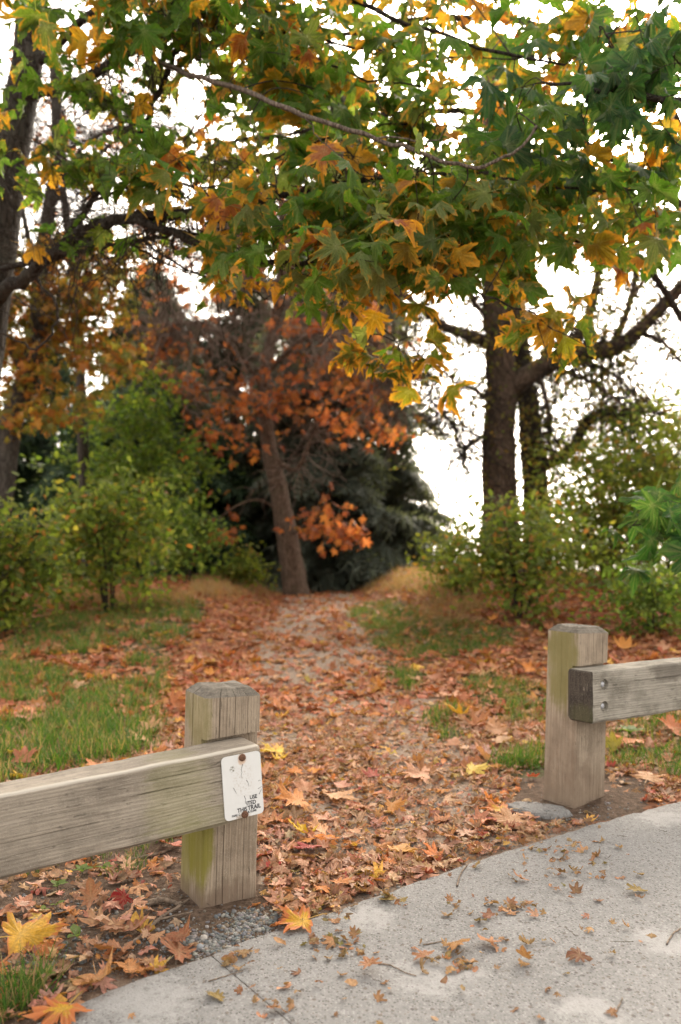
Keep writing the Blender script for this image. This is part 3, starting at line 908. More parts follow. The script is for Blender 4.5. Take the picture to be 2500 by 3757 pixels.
# left barrier: base of the post's front-left corner
bl = empty('wooden_barrier', (-0.459, 2.80, 0.0), A30)
bl.rotation_euler = Euler((0, R(1.45), 0)).to_matrix().to_4x4().to_euler()
bl.rotation_euler = (Matrix.Rotation(R(1.45), 3, 'Y') @ Matrix.Rotation(A30, 3, 'Z')).to_euler()
tag(bl, 'weathered wooden barrier left of the trail, its rail carrying the white sign', 'barrier', 'wooden barriers either side of the trail')
tl_l = math.tan(R(4.8 + 1.2))
# cracks: side(0 front,1 right,2 back,3 left), u, z0, z1, width, depth
make_post(bl, 0.20, 0.70, M['post_left'], math.tan(R(4.8)), 0.335, 0.571, 0.03,
          [(0, 0.050, 0.45, 0.78, 0.0045, 0.012), (0, 0.105, 0.5, 0.78, 0.003, 0.007), (0, 0.150, 0.4, 0.78, 0.003, 0.008), (0, 0.128, 0.5, 0.72, 0.002, 0.005), (3, 0.08, 0.3, 0.78, 0.005, 0.012), (3, 0.15, 0.1, 0.6, 0.003, 0.006),
           (0, 0.148, -0.1, 0.26, 0.0025, 0.006), (0, 0.10, 0.02, 0.2, 0.003, 0.006), (0, 0.075, -.1, .3, .002, .004), (0, 0.052, -.1, .2, .002, .004)], 1)
# rail runs towards -x (local): build with end at local x=0 and mirrored direction
RT = 0.145
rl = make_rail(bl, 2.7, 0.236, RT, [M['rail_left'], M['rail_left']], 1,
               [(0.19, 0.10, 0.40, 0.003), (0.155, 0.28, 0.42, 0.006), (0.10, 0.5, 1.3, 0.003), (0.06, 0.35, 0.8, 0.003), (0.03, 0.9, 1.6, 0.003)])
# mirror in x so that it grows to the left
me = rl.data
co = np.empty(len(me.vertices) * 3, np.float32); me.vertices.foreach_get('co', co); co = co.reshape(-1, 3)
co[:, 0] *= -1
me.vertices.foreach_set('co', co.ravel()); me.flip_normals()
rl.location = (0.166, -0.12, 0.328)
rl.rotation_euler = (0, R(-4.7 - 0.9), 0)
rl_tilt = R(-5.6)
# a second post far left carries the other end of the rail
p2 = make_post(bl, 0.20, 0.62, M['post_left'], 0.08, 0.06, 0.32, 0.03, [(0, 0.05, 0.3, 0.7, 0.004, 0.01)], 6)
p2.location = (-2.45, 0, 0)

# white plate bolted to the rail
PW, PH = 0.135, 0.205
sign = empty('trail_sign', (0, 0, 0))
tag(sign, 'white metal sign with worn lettering and two rusty bolts on the left rail', 'sign')
bpy.context.view_layer.update()
rail_mat = bl.matrix_world @ Matrix.LocRotScale(rl.location, rl.rotation_euler, None)
sign.matrix_world = rail_mat @ Matrix.Translation((-0.004 - PW, -0.0055, 0.012))
bm = bmesh.new()
cr = 0.014
outl = []
for cx, cz, a0 in ((PW - cr, PH - cr, 0), (cr, PH - cr, 90), (cr, cr, 180), (PW - cr, cr, 270)):
    for k in range(6):
        a = R(a0 + k * 18)
        outl.append((cx + math.cos(a) * cr, cz + math.sin(a) * cr))
fv = [bm.verts.new((x, 0.0, z)) for x, z in outl]
bv = [bm.verts.new((x, 0.003, z)) for x, z in outl]
bm.faces.new(fv); bm.faces.new(bv[::-1])
for k in range(len(fv)):
    bm.faces.new((fv[k], bv[k], bv[(k + 1) % len(fv)], fv[(k + 1) % len(fv)]))
bmesh.ops.recalc_face_normals(bm, faces=bm.faces)
plate = bm_obj('plate', bm, M['plate'], sign)
for u, v in ((0.53, 0.055), (0.50, 0.955)):
    b = bm_obj('bolt', bolt_bm(0.0118, 0.007), M['rust'], sign, True)
    b.location = (PW * u, -0.0004, PH * (1 - v))
    b.rotation_euler = (0, u * 30, 0)

def text(s, x, z, size, mat, wide=0.88):
    cu = bpy.data.curves.new('lettering', 'FONT')
    cu.body = s; cu.size = size; cu.extrude = 0.0002; cu.offset = size * 0.022
    tmp = bpy.data.objects.new('tmp', cu)
    COL.objects.link(tmp)
    bpy.context.view_layer.update()
    me = bpy.data.meshes.new_from_object(tmp.evaluated_get(bpy.context.evaluated_depsgraph_get()))
    bpy.data.objects.remove(tmp); bpy.data.curves.remove(cu)
    me.materials.clear(); me.materials.append(mat)
    o = link('lettering', me, plate)
    o.location = (x, -0.0005, z); o.rotation_euler = (R(90), 0, 0); o.scale = (wide, 1, 1)
    return o
fz = lambda v: PH * (1 - v)
text('USE', PW * 0.655, fz(0.738), 0.0178, M['ink_worn'])
text('ITED', PW * 0.56, fz(0.822), 0.0182, M['ink'])
text('THIS', PW * 0.315, fz(0.905), 0.0192, M['ink'])
text('TRAIL', PW * 0.585, fz(0.902), 0.0200, M['ink'])
text('PARK C', PW * 0.17, fz(0.955), 0.0095, M['ink_worn'])
text('8.12.040', PW * 0.585, fz(0.945), 0.0098, M['ink'])
# scratches in the enamel
T = Tubes()
for pts in ([(0.53, 0.16), (0.51, 0.2), (0.485, 0.235), (0.5, 0.29), (0.47, 0.33), (0.49, 0.38)], [(0.9, 0.48), (0.94, 0.47), (0.97, 0.475)], [(0.88, 0.60), (0.95, 0.585), (0.985, 0.57)], [(0.9, 0.69), (0.95, 0.64), (0.99, 0.61)], [(0.52, 0.66), (0.55, 0.73), (0.53, 0.78), (0.57, 0.80)], [(0.26, 0.5), (0.3, 0.56), (0.33, 0.6)], [(0.6, 0.42), (0.64, 0.47), (0.65, 0.53)]):
    T.add(np.array([(PW * u, -0.0003, fz(v)) for u, v in pts]), 0.0008, 0.0003, 4)
T.build('scratches', M['ink'], plate)

# right barrier
br = empty('wooden_barrier', (1.068, 3.91, 0.0))
br.rotation_euler = (Matrix.Rotation(R(1.5), 3, 'Y') @ Matrix.Rotation(A30, 3, 'Z')).to_euler()
tag(br, 'weathered wooden barrier right of the trail, its rail with two bolts in round holes', 'barrier', 'wooden barriers either side of the trail')
make_post(br, 0.20, 0.82, M['post_right'], math.tan(R(3.5)), 0.425, 0.675, 0.03,
          [(0, 0.10, 0.6, 0.9, 0.0025, 0.006), (0, 0.16, 0.6, 0.9, 0.0025, 0.007), (0, 0.12, 0.0, 0.35, 0.002, 0.005), (3, 0.1, 0.1, 0.5, 0.002, 0.004), (0, 0.14, 0.68, 0.84, 0.002, 0.005)], 2)
rr_ = make_rail(br, 2.7, 0.232, RT, [M['rail_right'], M['endgrain_dark'], M['endgrain_dark']], 2,
                [(0.17, 0.25, 0.62, 0.003), (0.08, 0.12, 0.45, 0.003), (0.045, 0.3, 0.6, 0.003), (0.125, 0.5, 1.2, 0.004)])
rr_.location = (-0.03, -0.12, 0.427)
rr_.rotation_euler = (0, R(-2.0), 0)
# counterbored holes
HO = [(0.085, 0.170), (0.085, 0.072)]
bmc = bmesh.new()
for hx, hz in HO:
    bmesh.ops.create_cone(bmc, cap_ends=True, segments=20, radius1=0.024, radius2=0.024, depth=0.06, matrix=Matrix.Translation((hx, -0.012, hz)) @ Matrix.Rotation(R(90), 4, 'X'))
cme = bpy.data.meshes.new('cut'); bmc.to_mesh(cme); bmc.free()
cut = bpy.data.objects.new('cut', cme); COL.objects.link(cut)
cut.parent = br; cut.location = rr_.location; cut.rotation_euler = rr_.rotation_euler
md = rr_.modifiers.new('bore', 'BOOLEAN'); md.object = cut; md.operation = 'DIFFERENCE'; md.solver = 'EXACT'
bpy.context.view_layer.update()
nm = bpy.data.meshes.new_from_object(rr_.evaluated_get(bpy.context.evaluated_depsgraph_get()))
rr_.modifiers.clear()
rr_.data = nm
bpy.data.objects.remove(cut)
for hx, hz in HO:
    bm = bolt_bm(0.0128, 0.010)
    o = bm_obj('bolt', bm, M['zinc'], rr_, True)
    o.location = (hx - 0.001, 0.0178, hz)
# knot on the rail front
p3 = make_post(br, 0.20, 0.80, M['post_right'], 0.06, 0.46, 0.72, 0.03, [(0, 0.05, 0.6, 0.9, 0.004, 0.01)], 7)
p3.location = (2.3, 0, 0)

# broken concrete footing showing at the right post's base
bm = bmesh.new()
FO = [(-0.19, 0.02), (-0.13, -0.075), (0.0, -0.10), (0.15, -0.09), (0.21, 0.0), (0.14, 0.10), (-0.02, 0.11), (-0.15, 0.085)]
fo_ring = []
for k in range(32):
    a, b = FO[k // 4], FO[(k // 4 + 1) % 8]
    f_ = (k % 4) / 4
    jx, jy = random.gauss(0, 0.005), random.gauss(0, 0.005)
    fo_ring.append((a[0] * (1 - f_) + b[0] * f_ + jx, a[1] * (1 - f_) + b[1] * f_ + jy))
lv = []
for sc_, z_ in ((1.06, -0.06), (1.0, 0.012), (0.93, 0.026), (0.6, 0.030)):
    lv.append([bm.verts.new((x * sc_ * 0.78, y * sc_ * 0.8, z_ + random.gauss(0, 0.002))) for x, y in fo_ring])
for q_ in range(3):
    for k in range(32):
        bm.faces.new((lv[q_][k], lv[q_][(k + 1) % 32], lv[q_ + 1][(k + 1) % 32], lv[q_ + 1][k]))
bm.faces.new(lv[-1])
foot = bm_obj('concrete_footing', bm, M['concrete'])
q = G(1235, 1872)
foot.location = (q.x, q.y, 0.002); foot.rotation_euler = (0, 0, R(-24))
tag(foot, 'rough grey concrete footing showing at the base of the right post', 'footing')

# ================================================================== maple with the low spreading canopy (left trunk)
PAL_GREEN = [(52, (0.075, 0.155, 0.024), 0.24), (18, (0.12, 0.19, 0.03), 0.36), (14, (0.14, 0.19, 0.05), 0.42), (7, (0.30, 0.20, 0.025), 0.5), (6, (0.46, 0.24, 0.03), 0.4), (3, (0.30, 0.09, 0.03), 0.5)]
PAL_BACK = [(46, (0.075, 0.13, 0.018), 0.3), (22, (0.15, 0.16, 0.018), 0.4), (17, (0.42, 0.22, 0.02), 0.4), (10, (0.42, 0.17, 0.025), 0.5), (5, (0.28, 0.08, 0.025), 0.5)]
PAL_DARK = lambda a: [(80, (0.04, 0.10, 0.036), 0.03), (20, (0.06, 0.125, 0.035), 0.2)] if a[2] > 2 else [(70, (0.035, 0.10, 0.024), 0.02), (30, (0.055, 0.125, 0.025), 0.03)]

def make_maple(name, base, limbs, trunk, sprays, palette, size, nobj, label, group, bark_m, twig_m, group_leaf=7, spray_len=0.45, droop=0.45, face=0.5, extra=None, bare=None):
    """limbs: list of (path pts, r0, r1); sprays: anchor points (n,3) that get a leafy twig from the nearest limb"""
    root = empty(name, base)
    tag(root, label, 'tree', group)
    o0 = np.array(base)
    Tt = Tubes(); Tt.add(smooth_path(trunk[0], 6), trunk[1], trunk[2], 14, 0.05, 0.35)
    Tt.build('trunk', bark_m, root, o0)
    sk = []
    for pts, r0, r1 in limbs:
        q = smooth_path(pts, 5)
        q[1:-1] += rng.normal(size=(len(q) - 2, 3)) * 0.008
        sk.append(q)
        Tubes().add(q, r0, r1, 9 if r0 > 0.02 else 6, 0.05).build('branch', bark_m if r0 > 0.02 else (M['twig'] if r0 in (0.017, 0.005, 0.004, 0.006) else twig_m), root, o0)
    S = np.concatenate(sk)
    Tw = Tubes()
    LP, LR, LS, LC = [], [], [], []
    for a in sprays:
        dd = np.linalg.norm((S - a) * np.array([1, 1, 1.3]), axis=1)
        s = S[np.argmin(dd + rng.random(len(dd)) * 0.25)]
        v = a - s
        mid = s + v * 0.5 + np.array([0, 0, 0.10 * np.linalg.norm(v)]) + rng.normal(size=3) * 0.04
        pth = smooth_path([s, mid, a, a + np.array([v[0], v[1], -0.1]) / (np.linalg.norm(v) + 1e-6) * 0.16 + rng.normal(size=3) * 0.03], 4)
        L = np.linalg.norm(v)
        Tw.add(pth, 0.0035 + 0.0022 * L, 0.0018, 5)
        n = max(3, int(group_leaf * (0.7 + 0.6 * rng.random())))
        k = rng.integers(len(pth) * 55 // 100, len(pth), n)
        pos = pth[k] + rng.normal(size=(n, 3)) * np.array([0.15, 0.15, 0.07]) * size / 0.2
        Rm = maple_frames(n, droop, face)
        LP.append(pos); LR.append(Rm); LS.append(size * (0.38 + 0.66 * rng.random(n)))
        pal = palette(a) if callable(palette) else palette
        LC.append(pick(pal, n))
    if bare:
        twigs_from([sk[i] for i in bare[0]], bare[1], 0.6, 0.005, 0.30, -0.05, 3, Tw, 4, 1.0, subL=0.6)
    Tw.build('twigs', twig_m, root, o0)['kind'] = 'stuff'
    P = np.concatenate(LP); Rm = np.concatenate(LR); S_ = np.concatenate(LS); C = np.concatenate(LC)
    if extra is not None:
        P = np.concatenate([P, extra[0]]); Rm = np.concatenate([Rm, extra[1]]); S_ = np.concatenate([S_, extra[2]]); C = np.concatenate([C, extra[3]])
    ok = above_floor(P, size < 0.198)
    P, Rm, S_, C = P[ok], Rm[ok], S_[ok], C[ok]
    # nearest leaves singly, the rest as one mass
    vp = project(P)
    inside = (vp[:, 0] > -20) & (vp[:, 0] < 1590) & (vp[:, 1] > -20) & (vp[:, 1] < 2360)
    order = np.argsort(np.where(inside, P[:, 1] / S_, 1e6))
    big = order[:nobj]; rest = order[nobj:]
    for i in big:
        o = bpy.data.objects.new('leaf', ME_MAPLE[rng.integers(len(ME_MAPLE))])
        COL.objects.link(o)
        o.parent = root
        mw = Matrix([[*(Rm[i][r] * S_[i]), P[i][r] - o0[r]] for r in range(3)] + [[0, 0, 0, 1]])
        o.matrix_local = mw
        o.color = tuple(C[i])
    if len(rest):
        scatter('foliage', T_MAPLE if size < 0.198 else T_MAPLE_LO, P[rest], Rm[rest], S_[rest], C[rest], M['leaf'], root, o0)['kind'] = 'stuff'
    return root

FLOOR_X = [-200, 100, 250, 455, 465, 590, 600, 650, 660, 755, 765, 880, 890, 1045, 1055, 1120, 1130, 1350, 1360, 1800]
FLOOR_Y = [600, 610, 600, 575, 735, 735, 690, 700, 745, 745, 870, 880, 940, 930, 705, 690, 835, 835, 655, 640]
def above_floor(P, hang):
    vp = project(P)
    fl = np.interp(vp[:, 0], FLOOR_X, FLOOR_Y) - 30
    low = (P[:, 2] < 2.2) & (vp[:, 1] > 1000) & (vp[:, 0] > 1385)      # the bough reaching in low on the right is left alone
    # below 600 the crown thins out, except on the hanging sprays of the near tree
    return low | ((vp[:, 1] < fl) & ((vp[:, 1] < 640) | hang))
def region_points(regs):
    """regs: (vx0,vx1,vy0,vy1,z0,z1,count) boxes of air seen through the frame"""
    out = []
    for x0, x1, y0, y1, z0, z1, n in regs:
        for _ in range(n):
            out.append(np.array(V(random.uniform(x0, x1), random.uniform(y0, y1), random.uniform(z0, z1))))
    return np.array(out)

Z = 5.6
trunkA = [V(-95, 1600, 7.0), V(-75, 1200, 7.0), V(-30, 800, 7.0), V(8, 500, 7.0), V(38, 290, 7.0), V(66, 120, 7.0), V(78, -60, 7.0), V(95, -400, 7.0)]
trunkA[0].z = gz(trunkA[0].x, 7.0) - 0.15
limbsA = [
    ([V(40, 225, 6.9), V(120, 205, 6.6), V(200, 180, 6.2), V(300, 115, 5.9), V(370, 75, 5.6), V(440, 10, 5.4), V(520, -80, 5.2)], 0.050, 0.022),
    ([V(330, 120, 5.9), V(400, 160, 5.3), V(520, 195, 4.8), V(700, 268, 4.4), V(870, 318, 4.2), V(1010, 365, 4.1), V(1110, 385, 4.05), V(1190, 345, 4.0), V(1235, 290, 4.0)], 0.017, 0.006),
    ([V(870, 318, 4.2), V(980, 325, 4.1), V(1030, 310, 4.1)], 0.005, 0.002), ([V(700, 268, 4.4), V(740, 330, 4.4), V(790, 365, 4.4)], 0.004, 0.002), ([V(575, 230, 4.7), V(580, 300, 4.7), V(640, 390, 4.7)], 0.004, 0.002),
    ([V(-70, 625, 6.9), V(60, 608, 6.5), V(140, 560, 6.3), V(205, 470, 6.1), V(250, 400, 6.0), V(320, 310, 5.9), V(370, 200, 5.8), V(410, 110, 5.7), V(450, 0, 5.6), V(480, -120, 5.5)], 0.024, 0.016),
    ([V(-75, 760, 6.9), V(-10, 690, 6.7), V(60, 635, 6.4), V(140, 575, 6.1), V(210, 525, 5.8), V(300, 500, 5.6), V(400, 492, 5.4), V(500, 480, 5.3), V(640, 455, 5.2), V(800, 420, 5.1), V(960, 400, 5.1)], 0.062, 0.012),
    ([V(300, 500, 5.6), V(370, 525, 5.4), V(440, 555, 5.2), V(540, 585, 5.0), V(640, 605, 4.9), V(760, 598, 4.8), V(900, 570, 4.7), V(1040, 540, 4.7)], 0.030, 0.009),
    ([V(120, 585, 6.1), V(200, 572, 5.9), V(290, 562, 5.8), V(400, 535, 5.6), V(480, 540, 5.5)], 0.020, 0.008),
    ([V(95, 140, 6.9), V(200, 40, 6.3), V(330, -40, 5.8), V(480, -120, 5.4)], 0.035, 0.02),
    ([V(480, -120, 5.4), V(700, -40, 5.2), V(900, 40, 5.1), V(1100, 110, 5.0), V(1300, 150, 5.0)], 0.022, 0.007),
    ([V(390, 500, 5.4), V(330, 545, 5.6), V(430, 620, 5.6), V(560, 660, 5.5), V(620, 690, 5.5)], 0.009, 0.004),
    ([V(900, 570, 4.7), V(1000, 610, 4.6), V(1120, 680, 4.5), V(1230, 720, 4.4)], 0.010, 0.004),
    ([V(960, 400, 5.1), V(1120, 400, 5.0), V(1280, 430, 4.9), V(1420, 440, 4.8), V(1560, 420, 4.8)], 0.011, 0.005),
    ([V(640, 605, 4.9), V(760, 660, 4.9), V(850, 730, 4.9), V(920, 800, 4.9)], 0.007, 0.003),
    ([V(520, -80, 5.2), V(640, 60, 5.2), V(760, 150, 5.2), V(900, 190, 5.2), V(1040, 205, 5.2), V(1180, 208, 5.3)], 0.011, 0.004),
    ([V(640, 60, 5.2), V(820, 110, 5.3), V(980, 128, 5.3), V(1150, 132, 5.4), V(1330, 142, 5.4)], 0.009, 0.004),
    ([V(500, 480, 5.3), V(640, 360, 5.5), V(820, 300, 5.5), V(960, 285, 5.6), V(1100, 300, 5.6)], 0.009, 0.004),
    ([V(205, 470, 6.1), V(330, 425, 5.6), V(480, 430, 5.4), V(620, 425, 5.2), V(760, 440, 5.1)], 0.012, 0.004),
    ([V(410, 110, 5.7), V(480, 160, 5.6), V(470, 240, 5.6), V(420, 330, 5.6), V(330, 400, 5.6)], 0.009, 0.004),
    # bare hanging twigs
    ([V(240, 130, 5.9), V(262, 240, 5.85), V(278, 380, 5.8), V(290, 520, 5.8), V(318, 640, 5.8), V(340, 755, 5.8)], 0.006, 0.003),
    ([V(85, 640, 6.4), V(128, 700, 6.3), V(125, 755, 6.3), V(85, 800, 6.3), V(0, 765, 6.3), V(-40, 730, 6.3)], 0.014, 0.006),
    ([V(35, 680, 6.5), V(70, 710, 6.4), V(105, 722, 6.4)], 0.008, 0.004),
    ([V(300, 560, 5.7), V(350, 590, 5.7), V(430, 625, 5.7), V(500, 650, 5.6)], 0.009, 0.004),
]
sprA = region_points([
    (-40, 480, -60, 120, 5.0, 6.2, 20), (420, 760, -60, 170, 4.6, 5.8, 16), (180, 470, 60, 240, 5.2, 6.2, 6),
    (650, 1150, -60, 120, 4.8, 6.4, 16), (560, 1000, 120, 380, 4.8, 6.2, 20), (900, 1300, 90, 360, 4.8, 6.2, 15),
    (90, 250, 330, 410, 5.6, 6.2, 4), (240, 450, 325, 460, 5.0, 5.8, 7), (-40, 110, 290, 350, 5.6, 6.2, 4), (-20, 90, 100, 220, 5.4, 6.2, 3), (180, 300, 460, 560, 5.5, 6.0, 3),
    (520, 800, 420, 520, 4.6, 5.6, 12), (760, 1130, 400, 530, 4.3, 5.2, 19), (500, 780, 520, 620, 4.6, 5.4, 8), (480, 540, 620, 670, 4.8, 5.2, 2),
    (720, 1060, 540, 650, 4.2, 5.0, 17), (1000, 1260, 460, 590, 4.3, 5.2, 12), (620, 720, 620, 690, 4.6, 5.0, 3),
    (1100, 1560, 330, 560, 4.4, 5.8, 26), (1080, 1330, 550, 600, 4.5, 5.6, 5),
    (780, 860, 770, 815, 4.8, 5.1, 2), (885, 950, 790, 880, 4.8, 5.1, 3), (1160, 1330, 690, 770, 4.3, 4.7, 5),
    (1260, 1580, 20, 140, 4.8, 6.0, 10)])
def palA(a):
    v = project(a[None])[0]
    if 540 < v[0] < 1250 and 400 < v[1] < 640:  # paler tints here put front light into the leaf colour
        return [(50, (0.085, 0.17, 0.027), 0.26), (34, (0.16, 0.21, 0.07), 0.36), (9, (0.42, 0.27, 0.05), 0.45), (4, (0.5, 0.24, 0.06), 0.5), (4, (0.38, 0.12, 0.06), 0.6)]
    if v[1] > 640:
        return [(60, (0.09, 0.15, 0.022), 0.42), (25, (0.18, 0.18, 0.022), 0.5), (15, (0.40, 0.23, 0.02), 0.5)]
    return PAL_GREEN
make_maple('maple_tree', trunkA[0], limbsA, (trunkA, 0.155, 0.115), sprA, palA, 0.195, 300,
           'large maple at the left edge, green leaves edged yellow spreading over the trail', None, M['bark_dark'], M['twig_dark'], group_leaf=7, bare=((0, 0, 5, 6, 6, 8, 9), 460))

# darker green maple whose boughs enter from the right
trunkD = [Vector((3.1, 5.6, gz(3.1, 5.6) - 0.1)), Vector((3.05, 5.6, 1.4)), Vector((3.15, 5.5, 2.8)), Vector((3.0, 5.4, 4.5))]
limbsD = [([trunkD[2], V(1700, 250, 4.8), V(1560, 230, 4.5), V(1430, 220, 4.3), V(1330, 200, 4.2), V(1250, 190, 4.2)], 0.03, 0.005),
          ([V(1430, 220, 4.3), V(1410, 120, 4.3), V(1380, 60, 4.3)], 0.008, 0.003),
          ([trunkD[1], V(1720, 1180, 5.2), V(1600, 1190, 5.0), V(1520, 1200, 4.9), V(1450, 1215, 4.8)], 0.02, 0.004)]
sprD = region_points([(1330, 1580, 90, 210, 4.1, 4.7, 7), (1190, 1300, 180, 230, 4.1, 4.5, 2), (1300, 1570, 190, 330, 4.1, 4.8, 8), (1480, 1600, 30, 120, 4.2, 4.8, 3), (1460, 1600, 1140, 1270, 4.6, 5.2, 7)])
make_maple('maple_tree', trunkD[0], limbsD, (trunkD, 0.11, 0.06), sprD, PAL_DARK, 0.22, 300,
           'dark green maple reaching in from the right edge with plain green leaves', None, M['bark_dark'], M['twig_dark'], group_leaf=5, droop=0.9)

# maple further back whose yellow and orange crown fills the top of the view
trunkB = [V(760, 1340, 24), V(755, 1000, 24), V(740, 500, 24)]
bx = 4.5
trunkB = [Vector((bx, 9.6, gz(bx, 9.6) - 0.1)), Vector((bx + 0.05, 9.6, 2.5)), Vector((bx - 0.1, 9.5, 4.6)), Vector((bx - 0.2, 9.4, 8.0))]
limbsB = [([trunkB[2], V(1500, 420, 9.2), V(1350, 330, 8.8), V(1150, 260, 8.5), V(900, 262, 8.2), V(700, 300, 8.0), V(520, 330, 7.9)], 0.06, 0.012),
          ([trunkB[2], V(1480, 150, 9.0), V(1250, 60, 8.6), V(1000, 40, 8.3), V(780, 80, 8.0), V(600, 60, 7.8)], 0.06, 0.012),
          ([trunkB[1], V(1500, 620, 9.0), V(1350, 560, 8.6), V(1200, 520, 8.3), V(1000, 470, 8.2)], 0.045, 0.012),
          ([V(900, 262, 8.2), V(760, 200, 8.0), V(640, 180, 7.8), V(520, 200, 7.7)], 0.025, 0.008),
          ([trunkB[3], V(1300, -100, 8.6), V(900, -120, 8.0), V(600, -80, 7.6)], 0.05, 0.01)]
sprB = region_points([(480, 1100, -60, 200, 7.2, 9.5, 36), (1000, 1580, -60, 260, 7.2, 9.6, 46), (520, 900, 200, 420, 7.4, 9.0, 20), (900, 1580, 250, 480, 7.2, 9.4, 42), (1080, 1580, 470, 570, 7.2, 9.0, 20), (460, 560, 280, 420, 7.2, 8.4, 6), (640, 1000, 420, 520, 7.2, 8.4, 10), (300, 480, 0, 90, 7.2, 8.4, 4)])
make_maple('maple_tree', trunkB[0], limbsB, (trunkB, 0.17, 0.09), sprB, PAL_BACK, 0.199, 300,
           'yellow and orange maple standing behind the right barrier, crown filling the top of the view', None, M['bark_dark'], M['twig_dark'], group_leaf=8)

# ================================================================== background trees
def leaf_cloud(ends, per, spread, size, palette, tm, mat, root, o0, name='foliage', flat=0.6):
    n = len(ends) * per
    P = np.repeat(ends, per, 0) + rng.normal(size=(n, 3)) * spread * np.array([1, 1, 0.6])
    D = rng.normal(size=(n, 3)) * np.array([1, 1, 0.5]) + np.array([0, 0, -0.5])
    N = rng.normal(size=(n, 3)) * flat + np.array([0, -0.3, 0.8])
    o = scatter(name, tm, P, frames(D, N), size * (0.6 + 0.7 * rng.random(n)), pick(palette, n), mat, root, o0)
    o['kind'] = 'stuff'
    return o

# --- russet tree at the crest of the trail
PAL_RUSSET = [(40, (0.42, 0.115, 0.05), 0.12), (30, (0.30, 0.075, 0.04), 0.12), (20, (0.48, 0.16, 0.055), 0.2), (10, (0.22, 0.08, 0.04), 0.2)]
tb = G(684, 1372)
zt = 17.0
tr = [V(684, 1385, zt), V(672, 1300, zt), V(655, 1200, zt), V(640, 1120, zt), V(622, 1040, zt), V(612, 960, zt), V(610, 860, zt), V(640, 700, zt), V(650, 500, zt), V(640, 250, zt)]
tr[0].z = gz(tr[0].x, zt) - 0.2
rt = empty('russet_tree', tr[0])
tag(rt, 'leaning tree with brown twigs and rust red leaves at the trail crest', 'tree')
o0 = np.array(tr[0])
Tubes().add(smooth_path(tr, 5), 0.26, 0.06, 12, 0.06, 0.3).build('trunk', M['bark_brown'], rt, o0)
limbs = []
for pts, r0 in (
    ([V(625, 1045, zt), V(680, 1080, 16.8), V(720, 1000, 16.6), V(760, 900, 16.4), V(800, 780, 16.2)], 0.07),
    ([V(612, 960, zt), V(540, 900, 16.6), V(470, 900, 16.2), V(420, 930, 16.0)], 0.05),
    ([V(610, 860, zt), V(700, 780, 16.5), V(800, 760, 16.0), V(880, 820, 15.8), V(900, 900, 15.6)], 0.06),
    ([V(612, 900, zt), V(520, 780, 16.4), V(430, 740, 16.0), V(370, 770, 15.8)], 0.05),
    ([V(640, 720, zt), V(740, 620, 16.4), V(860, 560, 16.0), V(940, 620, 15.8)], 0.05),
    ([V(640, 700, zt), V(540, 600, 16.4), V(430, 540, 16.0), V(330, 520, 15.8)], 0.05),
    ([V(650, 560, zt), V(600, 440, 16.4), V(500, 380, 16.0)], 0.05),
    ([V(650, 560, zt), V(720, 440, 16.4), V(820, 360, 16.0)], 0.05),
    ([V(660, 1240, zt), V(700, 1210, 16.6), V(760, 1190, 16.3), V(820, 1215, 16.1)], 0.03),
    ([V(650, 1180, zt), V(590, 1150, 16.7), V(520, 1180, 16.5), V(470, 1240, 16.3)], 0.03)):
    q = smooth_path(pts, 5); limbs.append(q)
    Tubes().add(q, r0, 0.015, 6, 0.05).build('branch', M['bark_brown'], rt, o0)
Tw = Tubes()
ends = twigs_from(limbs[:4], 170, 0.9, 0.0135, 0.32, -0.10, 4, Tw, 3, 1.0)
ends = twigs_from(limbs[2:8], 900, 1.15, 0.0135, 0.30, -0.13, 4, Tw, 3, 1.0)
Tw.build('twigs', M['twig_pale'], rt, o0)['kind'] = 'stuff'
# leaves gather in clumps
cl = region_points([(380, 480, 560, 700, 15.8, 16.8, 5), (350, 400, 760, 830, 15.7, 16.2, 5), (400, 520, 850, 960, 15.7, 16.6, 10), (450, 580, 980, 1040, 15.7, 16.6, 10), (520, 640, 860, 960, 15.6, 16.6, 9), (560, 760, 600, 760, 15.8, 17, 7), (640, 760, 820, 960, 15.6, 16.6, 13), (760, 900, 860, 1010, 15.4, 16.4, 22), (700, 860, 700, 860, 15.6, 16.6, 10), (480, 700, 330, 560, 15.6, 17, 10), (700, 1000, 330, 640, 15.6, 17, 12), (690, 800, 1165, 1225, 15.9, 16.3, 9), (760, 835, 1200, 1245, 15.9, 16.2, 7), (480, 560, 1180, 1260, 16, 16.5, 5)])
leaf_cloud(cl, 7, 0.24, 0.15, PAL_RUSSET, T_MAPLE_LO, M['leaf'], rt, o0)
lo = ends[rng.choice(len(ends), 500)]
leaf_cloud(lo, 1, 0.06, 0.13, PAL_RUSSET, T_MAPLE_LO, M['leaf'], rt, o0, 'scattered_leaves')

